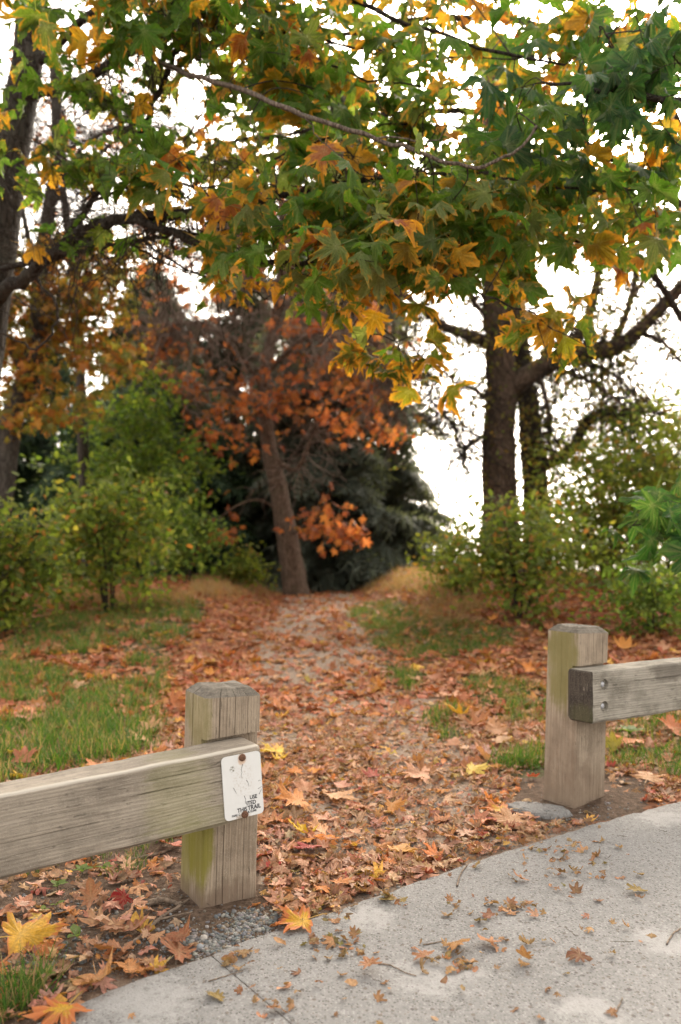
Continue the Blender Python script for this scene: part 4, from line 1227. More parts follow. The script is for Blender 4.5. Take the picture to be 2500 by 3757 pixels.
# --- conifers
def frond(seed):
    r_ = np.random.default_rng(seed)
    v, f, e = [], [], []
    for k in range(9):
        s = -1 if k % 2 else 1
        y = k / 9.0
        b = len(v)
        l = 0.45 * (1 - 0.6 * y)
        v += [(0, y - 0.05, 0), (0, y + 0.07, 0), (s * l, y + 0.22, -0.10 - 0.1 * r_.random())]
        f.append((b, b + 1, b + 2) if s > 0 else (b + 1, b, b + 2)); e += [0, 0, 0.6]
    b = len(v)
    v += [(-0.05, 0.8, 0), (0.05, 0.8, 0), (0, 1.2, -0.05)]; f.append((b, b + 1, b + 2)); e += [0, 0, .6]
    return np.array(v, float), np.array(f), np.array(e, float), np.zeros(len(v))
T_FROND = [frond(1), frond(2)]
def make_conifer(x, y, h, w, label, tintc, seed, zlow=0.2, n_b=150):
    global rng
    z0 = gz(x, y)
    root = empty('conifer', (x, y, z0))
    tag(root, label, 'tree', 'conifers behind the trail crest')
    Tubes().add(np.array([(x, y, z0 - 0.3), (x, y, z0 + h * 0.5), (x, y, z0 + h)]), w * 0.09, 0.02, 8).build('trunk', M['bark_brown'], root, (x, y, z0))
    Tb = Tubes(); P, D = [], []
    for i in range(n_b):
        u = (i + rng.random()) / n_b
        hh = z0 + zlow + (h - zlow) * u ** 1.25
        L = w * (1 - (hh - z0) / h) ** 0.8 * (0.75 + 0.45 * rng.random())
        a = rng.random() * 6.283
        dr = np.array([math.cos(a), math.sin(a), 0.25 * rng.random() - 0.05])
        q = [np.array([x, y, hh])]
        for k in range(5):
            q.append(q[-1] + dr * L / 5); dr = dr + np.array([0, 0, -0.13])
        q = np.array(q)
        Tb.add(q, 0.03, 0.008, 4)
        m = max(8, int(L * 30))
        t = rng.random(m) ** 0.6
        pos = np.stack([np.interp(t * 5, np.arange(6), q[:, c]) for c in range(3)], 1)
        side = np.cross(dr, [0, 0, 1.0]); side /= np.linalg.norm(side)
        dd = np.array([math.cos(a), math.sin(a), -0.35]) + side * rng.normal(size=(m, 1)) * 0.9 + np.array([0, 0, -1]) * rng.random((m, 1)) * 1.3
        P.append(pos); D.append(dd)
    Tb.build('boughs', M['bark_brown'], root, (x, y, z0))['kind'] = 'stuff'
    P = np.concatenate(P); D = np.concatenate(D); m = len(P)
    tint = np.column_stack([np.array(tintc) * (0.6 + 0.8 * rng.random((m, 1))), np.zeros(m)])
    scatter('needles', T_FROND, P, frames(D, np.array([0, 0, 1.0]) + rng.normal(size=(m, 3)) * 0.4), 0.62 * (0.6 + 0.8 * rng.random(m)), tint, M['needle'], root, (x, y, z0))['kind'] = 'stuff'
    return root
cp = lambda vx, z: (vx - 784) * VS / F * z
CT = (0.12, 0.14, 0.11)
make_conifer(cp(775, 21), 21, 13.5, 2.7, 'broad grey green conifer right behind the rust red tree', CT, 1, 0.1, 380)
make_conifer(cp(350, 20), 20, 7.6, 2.6, 'dark conifer rising behind the green shrub on the left', (0.05, 0.085, 0.045), 2, 0.1, 240)
make_conifer(cp(120, 23), 23, 7.5, 2.8, 'dark conifer near the left edge behind the grey trunk', (0.05, 0.08, 0.045), 3, 0.1, 130)
make_conifer(cp(540, 24), 24, 12, 2.6, 'dark conifer between the rust red tree and the green shrub', (0.06, 0.085, 0.055), 4, 0.1, 240)
make_conifer(cp(-120, 21), 21, 7.5, 2.8, 'dark conifer at the far left edge of the wood', (0.05, 0.08, 0.04), 5, 0.1, 110)

# --- generic broadleaf background tree
def broadleaf(name, trunk_pts, r0, r1, limb_defs, ntw, L, ncl, per, spread, size, palette, label, bm_, tm_, tmpl=None, grav=-0.02, group=None, cat='tree', wob=0.25, clr=None, tw_r=0.012, ymin=-1e9):
    root = empty(name, trunk_pts[0])
    tag(root, label, cat, group)
    o0 = np.array(trunk_pts[0])
    q0 = smooth_path(trunk_pts, 5)
    Tubes().add(q0, r0, r1, 12, 0.06, 0.25).build('trunk', bm_, root, o0)
    paths = [q0[len(q0) // 3:]]
    for pts, a, b in limb_defs:
        q = smooth_path(pts, 5); paths.append(q)
        Tubes().add(q, a, b, 8, 0.07).build('branch', bm_, root, o0)
    T_ = Tubes()
    ends = twigs_from(paths, ntw, L, tw_r, wob, grav, 3, T_, 4)
    T_.build('twigs', tm_, root, o0)['kind'] = 'stuff'
    if ncl:
        e = ends[project(ends)[:, 1] > ymin]
        e = e[rng.choice(len(e), min(ncl, len(e)))]
        leaf_cloud(e, per, spread, size, palette, tmpl or T_OVAL, M['leaf'] if tmpl else M['bush'], root, o0)
    if clr is not None:
        leaf_cloud(clr[0], clr[1], clr[2], clr[3], palette, tmpl or T_OVAL, M['leaf'] if tmpl else M['bush'], root, o0, 'foliage')
    return root, paths, ends

def grounded(p):
    p = Vector(p); p.z = gz(p.x, p.y) - 0.15
    return p

# right tree with forked trunk against the bright sky
PAL_SPARSE = [(40, (0.07, 0.10, 0.02), 0.3), (35, (0.12, 0.11, 0.03), 0.4), (25, (0.16, 0.09, 0.03), 0.4)]
z = 15.0
t1 = [grounded(V(1152, 1400, z)), V(1150, 1150, z), V(1148, 1000, z), V(1155, 900, z), V(1150, 800, z), V(1140, 700, z), V(1150, 560, z), V(1140, 400, z), V(1130, 150, z)]
limbs = [([V(1165, 900, z), V(1210, 868, z), V(1275, 832, z), V(1340, 812, 14.8), V(1400, 805, 14.6), V(1455, 775, 14.4), V(1510, 720, 14.2), V(1580, 650, 14), V(1680, 580, 14)], 0.21, 0.08),
         ([V(1400, 805, 14.6), V(1445, 715, 14.6), V(1462, 610, 14.7), V(1440, 480, 14.8)], 0.07, 0.03),
         ([V(1465, 765, 14.4), V(1530, 790, 14.2), V(1600, 880, 14)], 0.05, 0.02),
         ([V(1450, 690, 14.6), V(1500, 620, 14.5), V(1560, 560, 14.4)], 0.04, 0.02),
         ([V(1150, 960, 15), V(1100, 900, 14.8), V(1050, 880, 14.6), V(1000, 840, 14.5), V(950, 840, 14.4)], 0.035, 0.012),
         ([V(1160, 820, z), V(1190, 740, z), V(1195, 660, z), V(1215, 540, z), V(1230, 380, z)], 0.13, 0.05),
         ([V(1290, 825, z), V(1340, 760, 15.2), V(1365, 690, 15.4), V(1380, 610, 15.4), V(1400, 480, 15.4)], 0.12, 0.05),
         ([V(1140, 800, z), V(1090, 775, 14.8), V(1030, 755, 14.6), V(980, 720, 14.4), V(920, 670, 14.2)], 0.13, 0.04),
         ([V(1135, 740, z), V(1095, 700, 14.9), V(1060, 640, 14.8), V(1030, 560, 14.6)], 0.06, 0.02),
         ([V(1120, 1000, z), V(1085, 1020, 14.8), V(1062, 1045, 14.7), V(1050, 1000, 14.6), V(1030, 960, 14.5), V(990, 920, 14.4)], 0.035, 0.012),
         ([V(1062, 1045, 14.7), V(1070, 1068, 14.7)], 0.02, 0.01),
         ([V(1240, 860, z), V(1262, 940, 14.8), V(1262, 1000, 14.8), V(1270, 1060, 14.8)], 0.05, 0.03),
         ([V(1275, 845, 14.9), V(1360, 880, 14.5), V(1430, 930, 14.2), V(1500, 1000, 14), V(1580, 1080, 14)], 0.045, 0.015),
         ([V(1300, 830, 14.9), V(1390, 850, 14.6), V(1470, 910, 14.3), V(1560, 970, 14.2)], 0.04, 0.015)]
rtree, rp, re = broadleaf('forked_tree', t1, 0.335, 0.19, limbs, 1500, 1.1, 520, 7, 0.16, 0.08, PAL_SPARSE,
          'dark forked tree with a thick curved limb against the bright sky on the right', M['bark_brown'], M['twig_dark'], grav=-0.07, wob=0.3, tw_r=0.011,
          clr=(region_points([(1280, 1590, 580, 1010, 13.2, 15.5, 210), (900, 1120, 650, 880, 14, 15.5, 34), (960, 1110, 860, 960, 14, 15.5, 10), (1180, 1320, 930, 1080, 14.2, 15.5, 16), (1200, 1400, 560, 700, 14, 15.5, 18)]), 11, 0.20, 0.075))
# second trunk behind it
z = 16.5
t2 = [grounded(V(1235, 1400, z)), V(1235, 1150, z), V(1225, 1050, z), V(1218, 950, z), V(1205, 860, z), V(1190, 700, z), V(1185, 500, z)]
limbs = [([V(1235, 1075, z), V(1290, 1055, 16.2), V(1325, 1020, 16), V(1345, 975, 15.8), V(1375, 952, 15.6), V(1420, 955, 15.4), V(1480, 940, 15.2)], 0.14, 0.05),
         ([V(1375, 952, 15.6), V(1430, 985, 15.4), V(1500, 1060, 15.2), V(1560, 1100, 15)], 0.05, 0.02),
         ([V(1215, 900, z), V(1260, 800, 16.2), V(1330, 700, 16)], 0.07, 0.03)]
broadleaf('leaning_tree', t2, 0.28, 0.15, limbs, 520, 1.2, 520, 8, 0.2, 0.08, PAL_SPARSE,
          'second dark trunk leaning just behind the forked tree', M['bark_dark'], M['twig_dark'], grav=-0.05, tw_r=0.009)

# left: grey trunk with orange and yellow leaves
PAL_OCH = [(30, (0.30, 0.16, 0.03), 0.3), (25, (0.16, 0.14, 0.025), 0.3), (25, (0.30, 0.10, 0.025), 0.3), (20, (0.10, 0.11, 0.025), 0.3)]
z = 13.0
t3 = [grounded(V(-20, 1420, z)), V(0, 1150, z), V(30, 960, z), V(70, 850, z), V(90, 740, z), V(92, 640, z), V(110, 500, z), V(130, 350, z), V(125, 150, z)]
limbs = [([V(80, 800, z), V(130, 700, 12.8), V(180, 560, 12.6), V(200, 400, 12.6)], 0.06, 0.02),
         ([V(60, 870, z), V(0, 760, 12.8), V(-60, 660, 12.6)], 0.06, 0.02),
         ([V(92, 650, z), V(60, 520, 12.8), V(40, 380, 12.6), V(60, 220, 12.6)], 0.05, 0.02),
         ([V(110, 500, z), V(170, 400, 12.8), V(260, 330, 12.6), V(330, 250, 12.6)], 0.04, 0.015),
         ([V(115, 450, z), V(200, 330, 12.8), V(300, 290, 12.6), V(400, 300, 12.6)], 0.035, 0.012)]
c3 = region_points([(0, 250, 620, 800, 12.2, 14, 26), (0, 300, 780, 960, 12.2, 14, 30), (130, 330, 560, 700, 12.5, 14, 14), (0, 120, 540, 640, 12.5, 14, 6)])
broadleaf('ochre_tree', t3, 0.22, 0.07, limbs, 300, 1.1, 260, 5, 0.12, 0.10, PAL_OCH,
          'slender grey trunk with sparse ochre and orange leaves near the left edge', M['bark_grey'], M['twig_dark'], tmpl=T_MAPLE_LO, grav=-0.03, clr=(c3, 24, 0.24, 0.12), ymin=540, tw_r=0.009)
# bare thin tree seen against the sky at upper left
z = 15.5
t4 = [grounded(V(210, 1400, z)), V(190, 1000, z), V(180, 700, z), V(150, 480, z), V(140, 300, z), V(130, 100, z)]
limbs = [([V(160, 520, z), V(230, 420, 15.2), V(320, 360, 15)], 0.03, 0.012), ([V(150, 470, z), V(90, 400, 15.2), V(60, 300, 15)], 0.03, 0.012), ([V(140, 300, z), V(200, 260, 15.2), V(290, 200, 15)], 0.025, 0.01), ([V(145, 350, z), V(300, 280, 15), V(420, 300, 14.8)], 0.025, 0.01)]
broadleaf('thin_tree', t4, 0.12, 0.04, limbs, 340, 1.2, 150, 4, 0.14, 0.085, PAL_RUSSET,
          'thin nearly bare tree against the white sky at upper left', M['bark_grey'], M['twig_dark'], tmpl=T_MAPLE_LO, grav=0.0, tw_r=0.008)

# ================================================================== shrubs
def shrub(name, base, w, h, nst, ncl, per, size, palette, label, tmpl=None, group=None, d=None, low=0.02, dense=0.16):
    base = grounded(base); base.z += 0.13
    root = empty(name, base)
    tag(root, label, 'shrub', group)
    o0 = np.array(base)
    ends = []
    Tw = Tubes()
    dd = d or w * 0.8
    for i in range(nst):
        a = rng.random() * 6.283; r_ = math.sqrt(rng.random())
        tip = o0 + np.array([math.cos(a) * r_ * w / 2 * 0.85, math.sin(a) * r_ * dd / 2 * 0.85, h * (1 - 0.35 * r_ ** 2) * (0.7 + 0.3 * rng.random())])
        q = smooth_path([o0 + np.array([math.cos(a), math.sin(a), -0.5]) * 0.05, o0 * 0.55 + tip * 0.45 + np.array([0, 0, 0.12 * h]), tip], 5)
        Tubes().add(q, 0.014, 0.004, 5).build('stem', M['twig_dark'], root, o0)
        for k in range(5):
            j = rng.integers(4, len(q))
            q2 = walk(q[j], rng.normal(size=3) + np.array([0, 0, 0.1]), 0.35 * h, 4, 0.2, -0.05)
            Tw.add(q2, 0.005, 0.002, 3); ends += list(q2[2:])
    Tw.build('twigs', M['twig_dark'], root, o0)['kind'] = 'stuff'
    m = ncl
    u = rand_unit(m); rad = 0.55 + 0.5 * rng.random(m) ** 0.7
    nz = 0.45 + 1.0 * noise2(u[:, 0] * 3 + 11, u[:, 2] * 3 + base.x)
    P = o0 + np.column_stack([u[:, 0] * w / 2 * rad * nz, u[:, 1] * dd / 2 * rad * nz, h * (0.5 + low / 2) + u[:, 2] * h * (0.5 - low / 2) * rad * nz])
    P = np.concatenate([P, np.array(ends)])
    leaf_cloud(P, per, dense, size, palette, tmpl or T_OVAL, M['bush'], root, o0, 'foliage')
    return root
PAL_SHRUB = [(42, (0.105, 0.165, 0.022), 0.15), (28, (0.165, 0.21, 0.032), 0.15), (16, (0.055, 0.095, 0.016), 0.1), (7, (0.27, 0.24, 0.045), 0.3), (7, (0.32, 0.13, 0.035), 0.3)]
PAL_DEEP = [(50, (0.10, 0.19, 0.025), 0.1), (30, (0.16, 0.23, 0.035), 0.15), (20, (0.055, 0.105, 0.018), 0.1)]
PAL_LIT = [(45, (0.13, 0.18, 0.023), 0.15), (28, (0.19, 0.22, 0.032), 0.15), (17, (0.075, 0.115, 0.018), 0.1), (10, (0.24, 0.14, 0.03), 0.3)]
SG = 'green shrubs beside the trail'
def at(vx, z): return Vector((cp(vx, z), z, 0))
shrub('shrub', at(250, 11.0), 1.7, 1.75, 9, 120, 13, 0.092, PAL_SHRUB, 'rounded green shrub left of the trail, the broader of the two by the grass', group=SG)
shrub('shrub', at(5, 9.5), 0.85, 1.6, 7, 75, 14, 0.085, PAL_SHRUB, 'green shrub cut by the left edge of the view', group=SG)
shrub('shrub', at(320, 15.5), 2.0, 3.6, 8, 200, 14, 0.12, PAL_DEEP, 'tall deep green bush behind the rounded shrub on the left', group=SG)
shrub('shrub', at(430, 14.5), 0.9, 1.5, 5, 50, 12, 0.09, PAL_DEEP, 'small deep green bush left of the leaning trunk', group=SG)
shrub('shrub', at(560, 15.5), 0.75, 0.65, 4, 26, 12, 0.09, PAL_LIT, 'low yellow green bush at the foot of the leaning trunk', group=SG)
shrub('shrub', at(1195, 10.0), 1.7, 1.45, 11, 110, 12, 0.075, PAL_SHRUB, 'airy green shrub right of the trail in front of the forked tree', group=SG, low=0.15)
shrub('shrub', at(1060, 11.5), 0.9, 0.9, 6, 40, 11, 0.075, PAL_LIT, 'small pale green shrub on the bank right of the trail crest', group=SG, low=0.12)
shrub('shrub', at(1400, 12.5), 1.9, 2.1, 9, 130, 13, 0.09, PAL_LIT, 'yellow green thicket right of the forked tree', group=SG)
shrub('shrub', at(1560, 12.0), 1.9, 2.6, 9, 150, 13, 0.09, PAL_LIT, 'tall yellow green thicket at the right edge of the view', group=SG)
shrub('shrub', at(1330, 15.0), 1.6, 1.5, 6, 70, 12, 0.09, PAL_SHRUB, 'green bush half hidden behind the airy shrub on the right', group=SG)
shrub('shrub', at(1480, 14.5), 3.0, 2.7, 10, 240, 13, 0.10, PAL_DEEP, 'dense dark green bush behind the yellow green thickets on the right', group=SG)
shrub('shrub', at(1500, 9.2), 1.2, 0.75, 6, 60, 12, 0.07, PAL_DEEP, 'low dark green bush under the big leaves at the right edge', group=SG)

# ================================================================== grass
blade_v = np.array([(-.05, 0, 0), (.05, 0, 0), (-.04, .12, .5), (.04, .12, .5), (0, .42, .95)], float)
T_BLADE = [(blade_v, np.array([(0, 1, 3), (0, 3, 2), (2, 3, 4)]), np.array([0, 0, .3, .3, .6]), np.zeros(5)),
           (blade_v * np.array([.8, 1.9, .8]), np.array([(0, 1, 3), (0, 3, 2), (2, 3, 4)]), np.array([0, 0, .3, .3, .6]), np.zeros(5))]
def tuft_grass(name, centres, nper, spread, hgt, palette, label, width=0.5):
    n = len(centres) * nper
    c = np.repeat(centres, nper, 0)
    xy = c[:, :2] + rng.normal(size=(n, 2)) * spread
    ok = ~on_slab(xy[:, 0], xy[:, 1] - 0.02)
    xy = xy[ok]; n = len(xy)
    P = np.column_stack([xy, ground_h(xy[:, 0], xy[:, 1]) - 0.004])
    a = rng.random(n) * 6.283
    tiltv = rng.normal(size=(n, 2)) * 0.3
    zax = np.column_stack([tiltv, np.ones(n)]); zax /= np.linalg.norm(zax, axis=1)[:, None]
    x = np.column_stack([np.cos(a), np.sin(a), np.zeros(n)])
    y = np.cross(zax, x); y /= np.linalg.norm(y, axis=1)[:, None]; x = np.cross(y, zax)
    s = hgt * (0.5 + 0.8 * rng.random(n))
    Rm = np.stack([x * width, y, zax], -1)
    o = scatter(name, T_BLADE, P, Rm, s, pick(palette, n), M['blade'])
    tag(o, label, None, None, 'stuff')
    return o
PAL_GRASS = [(50, (0.055, 0.125, 0.02), 0), (24, (0.085, 0.155, 0.028), 0), (12, (0.16, 0.17, 0.05), 0), (18, (0.30, 0.22, 0.11), 0)]
PAL_DRY = [(60, (0.34, 0.22, 0.12), 0), (25, (0.27, 0.17, 0.09), 0), (15, (0.16, 0.15, 0.05), 0)]
def sample_plan(polys, n, near_bias=True):
    out = []
    for pl in polys:
        a = np.array(pl); lo, hi = a.min(0), a.max(0)
        k = 0; pts = []
        while len(pts) < n and k < 60:
            c = lo + (hi - lo) * rng.random((n * 3, 2))
            c = c[poly_in(pl, c)]
            if near_bias: c = c[rng.random(len(c)) < np.clip((5.0 / c[:, 1]) ** 1.2, 0, 1)]
            c = c[noise2(c[:, 0] * 2.2 + 3, c[:, 1] * 1.6) > 0.39]
            pts += list(c); k += 1
        out.append(np.array(pts[:n]))
    return out
gl = sample_plan(GRASS_PLAN[:1], 800)
grr = sample_plan(GRASS_PLAN[1:2], 430) + sample_plan(GRASS_PLAN[2:3], 22) + sample_plan(GRASS_PLAN[3:4], 40) + sample_plan(GRASS_PLAN[4:5], 70) + sample_plan(GRASS_PLAN[5:], 90)
tuft_grass('grass', gl[0], 24, 0.05, 0.125, PAL_GRASS, 'green grass growing left of the trail among fallen leaves', 0.5)
tuft_grass('grass', np.concatenate(grr), 24, 0.045, 0.10, PAL_GRASS, 'patchy green grass on the right side of the trail', 0.5)
near = np.array([G(x + random.uniform(-22, 22), y + random.uniform(-14, 14))[:2] for x, y, k in ((20, 2300, 9), (70, 2290, 8), (45, 2320, 9), (110, 2260, 3), (95, 2300, 4), (15, 2340, 7), (200, 2310, 1)) for _ in range(k)])
tuft_grass('grass', near, 9, 0.014, 0.105, PAL_GRASS, 'long green grass blades at the bottom left corner', 0.32)
near = np.array([G(x + random.uniform(-22, 22), y + random.uniform(-9, 9))[:2] for x, y, k in ((110, 1990, 6), (160, 1965, 6), (80, 2010, 5), (230, 1975, 5), (310, 1985, 5), (300, 2010, 5), (250, 1950, 4), (340, 1950, 4), (270, 2025, 2), (380, 1935, 4)) for _ in range(k)])
tuft_grass('grass', near, 10, 0.018, 0.065, PAL_GRASS, 'short green grass under the left rail', 0.4)
dry = []
for vx0, vx1, vy0, vy1, n in ((440, 640, 1325, 1375, 200), (840, 1050, 1315, 1365, 240), (1250, 1580, 1320, 1360, 190), (90, 440, 1370, 1400, 120), (960, 1100, 1370, 1440, 60)):
    for _ in range(n):
        g = G(random.uniform(vx0, vx1), random.uniform(vy0, vy1))
        if g.y < 18.5: dry.append((g.x, g.y))
tuft_grass('dry_grass', np.array(dry), 22, 0.10, 0.17, PAL_DRY, 'dry tan grass on the banks at the crest of the trail', 0.35)

# ================================================================== leaf litter
PAL_LIT_A = [(34, (0.47, 0.24, 0.15), 0.0), (24, (0.36, 0.165, 0.097), 0.0), (20, (0.55, 0.325, 0.215), 0), (8, (0.26, 0.115, 0.065), 0), (7, (0.55, 0.21, 0.07), 0.2), (4, (0.38, 0.075, 0.06), 0), (3, (0.62, 0.36, 0.07), 0.3)]
PAL_RED = [(38, (0.46, 0.15, 0.072), 0.0), (28, (0.34, 0.09, 0.045), 0.0), (20, (0.56, 0.25, 0.13), 0), (11, (0.55, 0.21, 0.05), 0.2), (4, (0.58, 0.33, 0.06), 0.3)]
def litter_points(n, y0, y1, xr, thin=0.0):
    y = y0 + (y1 - y0) * rng.random(n)
    x = (rng.random(n) * 2 - 1) * xr * y + 0.02 * y
    w = np.ones(n)
    g = grass_mask(x, y); b = bare_mask(x, y)
    dd = np.abs(x - path_centre(y)) / path_half(y)
    w = np.where(g, 0.6, w)
    mid = (dd < 0.9) & (y > 3.3)
    w = np.where(mid, 0.34 + 0.34 * sstep(0.38, 0.60, noise2(x * 2.3, y * 1.3 + 2)), w)
    w = np.where(b, 0.05, w)
    low_left = (x < -0.55) & (y < 3.3)
    w = np.where(low_left, 0.2, w)
    w = w * (0.35 + 0.9 * noise2(x * 3.1 + 7, y * 2.4))
    w = np.where(on_slab(x, y - 0.035), 0, w)
    # keep clear of posts
    for cx, cy in ((-0.42, 2.95), (1.10, 4.05)):
        w = np.where((np.abs(x - cx) < 0.14) & (np.abs(y - cy) < 0.16), 0, w)
    k = rng.random(n) < w
    return x[k], y[k]

def lay(x, y, tilt, lift):
    n = len(x)
    a = rng.random(n) * 6.283
    D = np.column_stack([np.cos(a), np.sin(a), rng.normal(size=n) * tilt])
    N = np.column_stack([rng.normal(size=(n, 2)) * tilt, np.ones(n) * np.where(rng.random(n) < 0.5, 1, -1)])
    P = np.column_stack([x, y, ground_h(x, y) + 0.006 + rng.random(n) * lift])
    return P, frames(D, N)
def litter(name, n, y0, y1, xr, size, pal, label, tilt=0.35, lift=0.02, tm=T_LIT):
    x, y = litter_points(n, y0, y1, xr)
    P, Rm = lay(x, y, tilt, lift)
    o = scatter(name, tm, P, Rm, size * (0.5 + 0.8 * rng.random(len(x))), pick(pal, len(x), 0.28), M['dead'])
    tag(o, label, None, None, 'stuff')
    return o
litter('leaf_litter', 12000, 2.15, 6.0, 0.46, 0.055, PAL_LIT_A, 'dry brown leaves covering the near trail between the barriers', 0.24, 0.014)
litter('leaf_fragments', 24000, 2.1, 6.0, 0.46, 0.032, PAL_LIT_A, 'crumbled bits of dry leaves over the near trail', 0.5, 0.012, T_LIT)
litter('leaf_fragments', 16000, 4.0, 11.0, 0.40, 0.045, PAL_LIT_A, 'crumbled leaf bits over the middle of the trail', 0.3, 0.012)
litter('leaf_litter', 26000, 6.0, 19.0, 0.46, 0.095, PAL_RED, 'rust brown fallen leaves carpeting the far trail and banks', 0.22, 0.02)
FRAG_X, FRAG_Y = [], []
for vx, vy, sx, sy, n in ((1300, 2000, 60, 30, 60), (750, 2110, 45, 12, 30), (1160, 2105, 55, 14, 34), (780, 2190, 60, 16, 34), (1040, 2220, 30, 24, 22), (900, 2090, 30, 16, 12), (640, 2330, 40, 20, 14), (560, 2220, 30, 14, 10), (1250, 1960, 40, 12, 20), (1250, 2160, 260, 120, 40), (1000, 2250, 320, 90, 30)):
    for _ in range(n):
        g = G(vx + random.gauss(0, sx), vy + random.gauss(0, sy))
        FRAG_X.append(g.x); FRAG_Y.append(g.y)
fx, fy = np.array(FRAG_X), np.array(FRAG_Y)
P, Rm = lay(fx, fy, 0.4, 0.01); P[:, 2] += 0.014
sz = 0.015 + 0.026 * rng.random(len(fx)) ** 2
tag(scatter('leaf_fragments', T_LIT, P, Rm, sz, pick([(45, (0.36, 0.18, 0.095), 0), (30, (0.26, 0.125, 0.065), 0), (15, (0.46, 0.26, 0.14), 0), (10, (0.24, 0.165, 0.06), 0)], len(fx), 0.28), M['dead']), 'broken brown leaf bits scattered over the concrete', None, None, 'stuff')

# ---- single fallen leaves, each a thing of its own
TAN, PEACH, BROWN, DKBR = (0.52, 0.28, 0.15), (0.56, 0.25, 0.13), (0.33, 0.14, 0.07), (0.20, 0.085, 0.05)
YEL, ORG, RED, OLIVE = (0.56, 0.31, 0.03), (0.56, 0.20, 0.035), (0.32, 0.05, 0.045), (0.24, 0.16, 0.05)
def fallen(vx, vy, size, col, alpha, label, group, kind='dead', rz=None, tilt=0.18, lift=0.012, var=None, pos=None):
    g = pos if pos is not None else G(vx, vy)
    me = (ME_DEAD if kind == 'dead' else ME_OAK)
    o = bpy.data.objects.new('fallen_leaf', me[rng.integers(len(me)) if var is None else var])
    COL.objects.link(o)
    slab_up = 0.016 if bool(on_slab(g.x, g.y)) else 0.0
    z = (0.0 if slab_up else gz(g.x, g.y)) + slab_up + lift
    o.location = (g.x, g.y, z)
    o.rotation_euler = (random.gauss(0, tilt), random.gauss(0, tilt), random.uniform(0, 6.283) if rz is None else R(rz))
    o.scale = (size * random.uniform(0.85, 1.1), size, size)
    o.color = (*col, alpha)
    return tag(o, label, 'leaf', group)
GN = 'fallen leaves around the trail entrance'
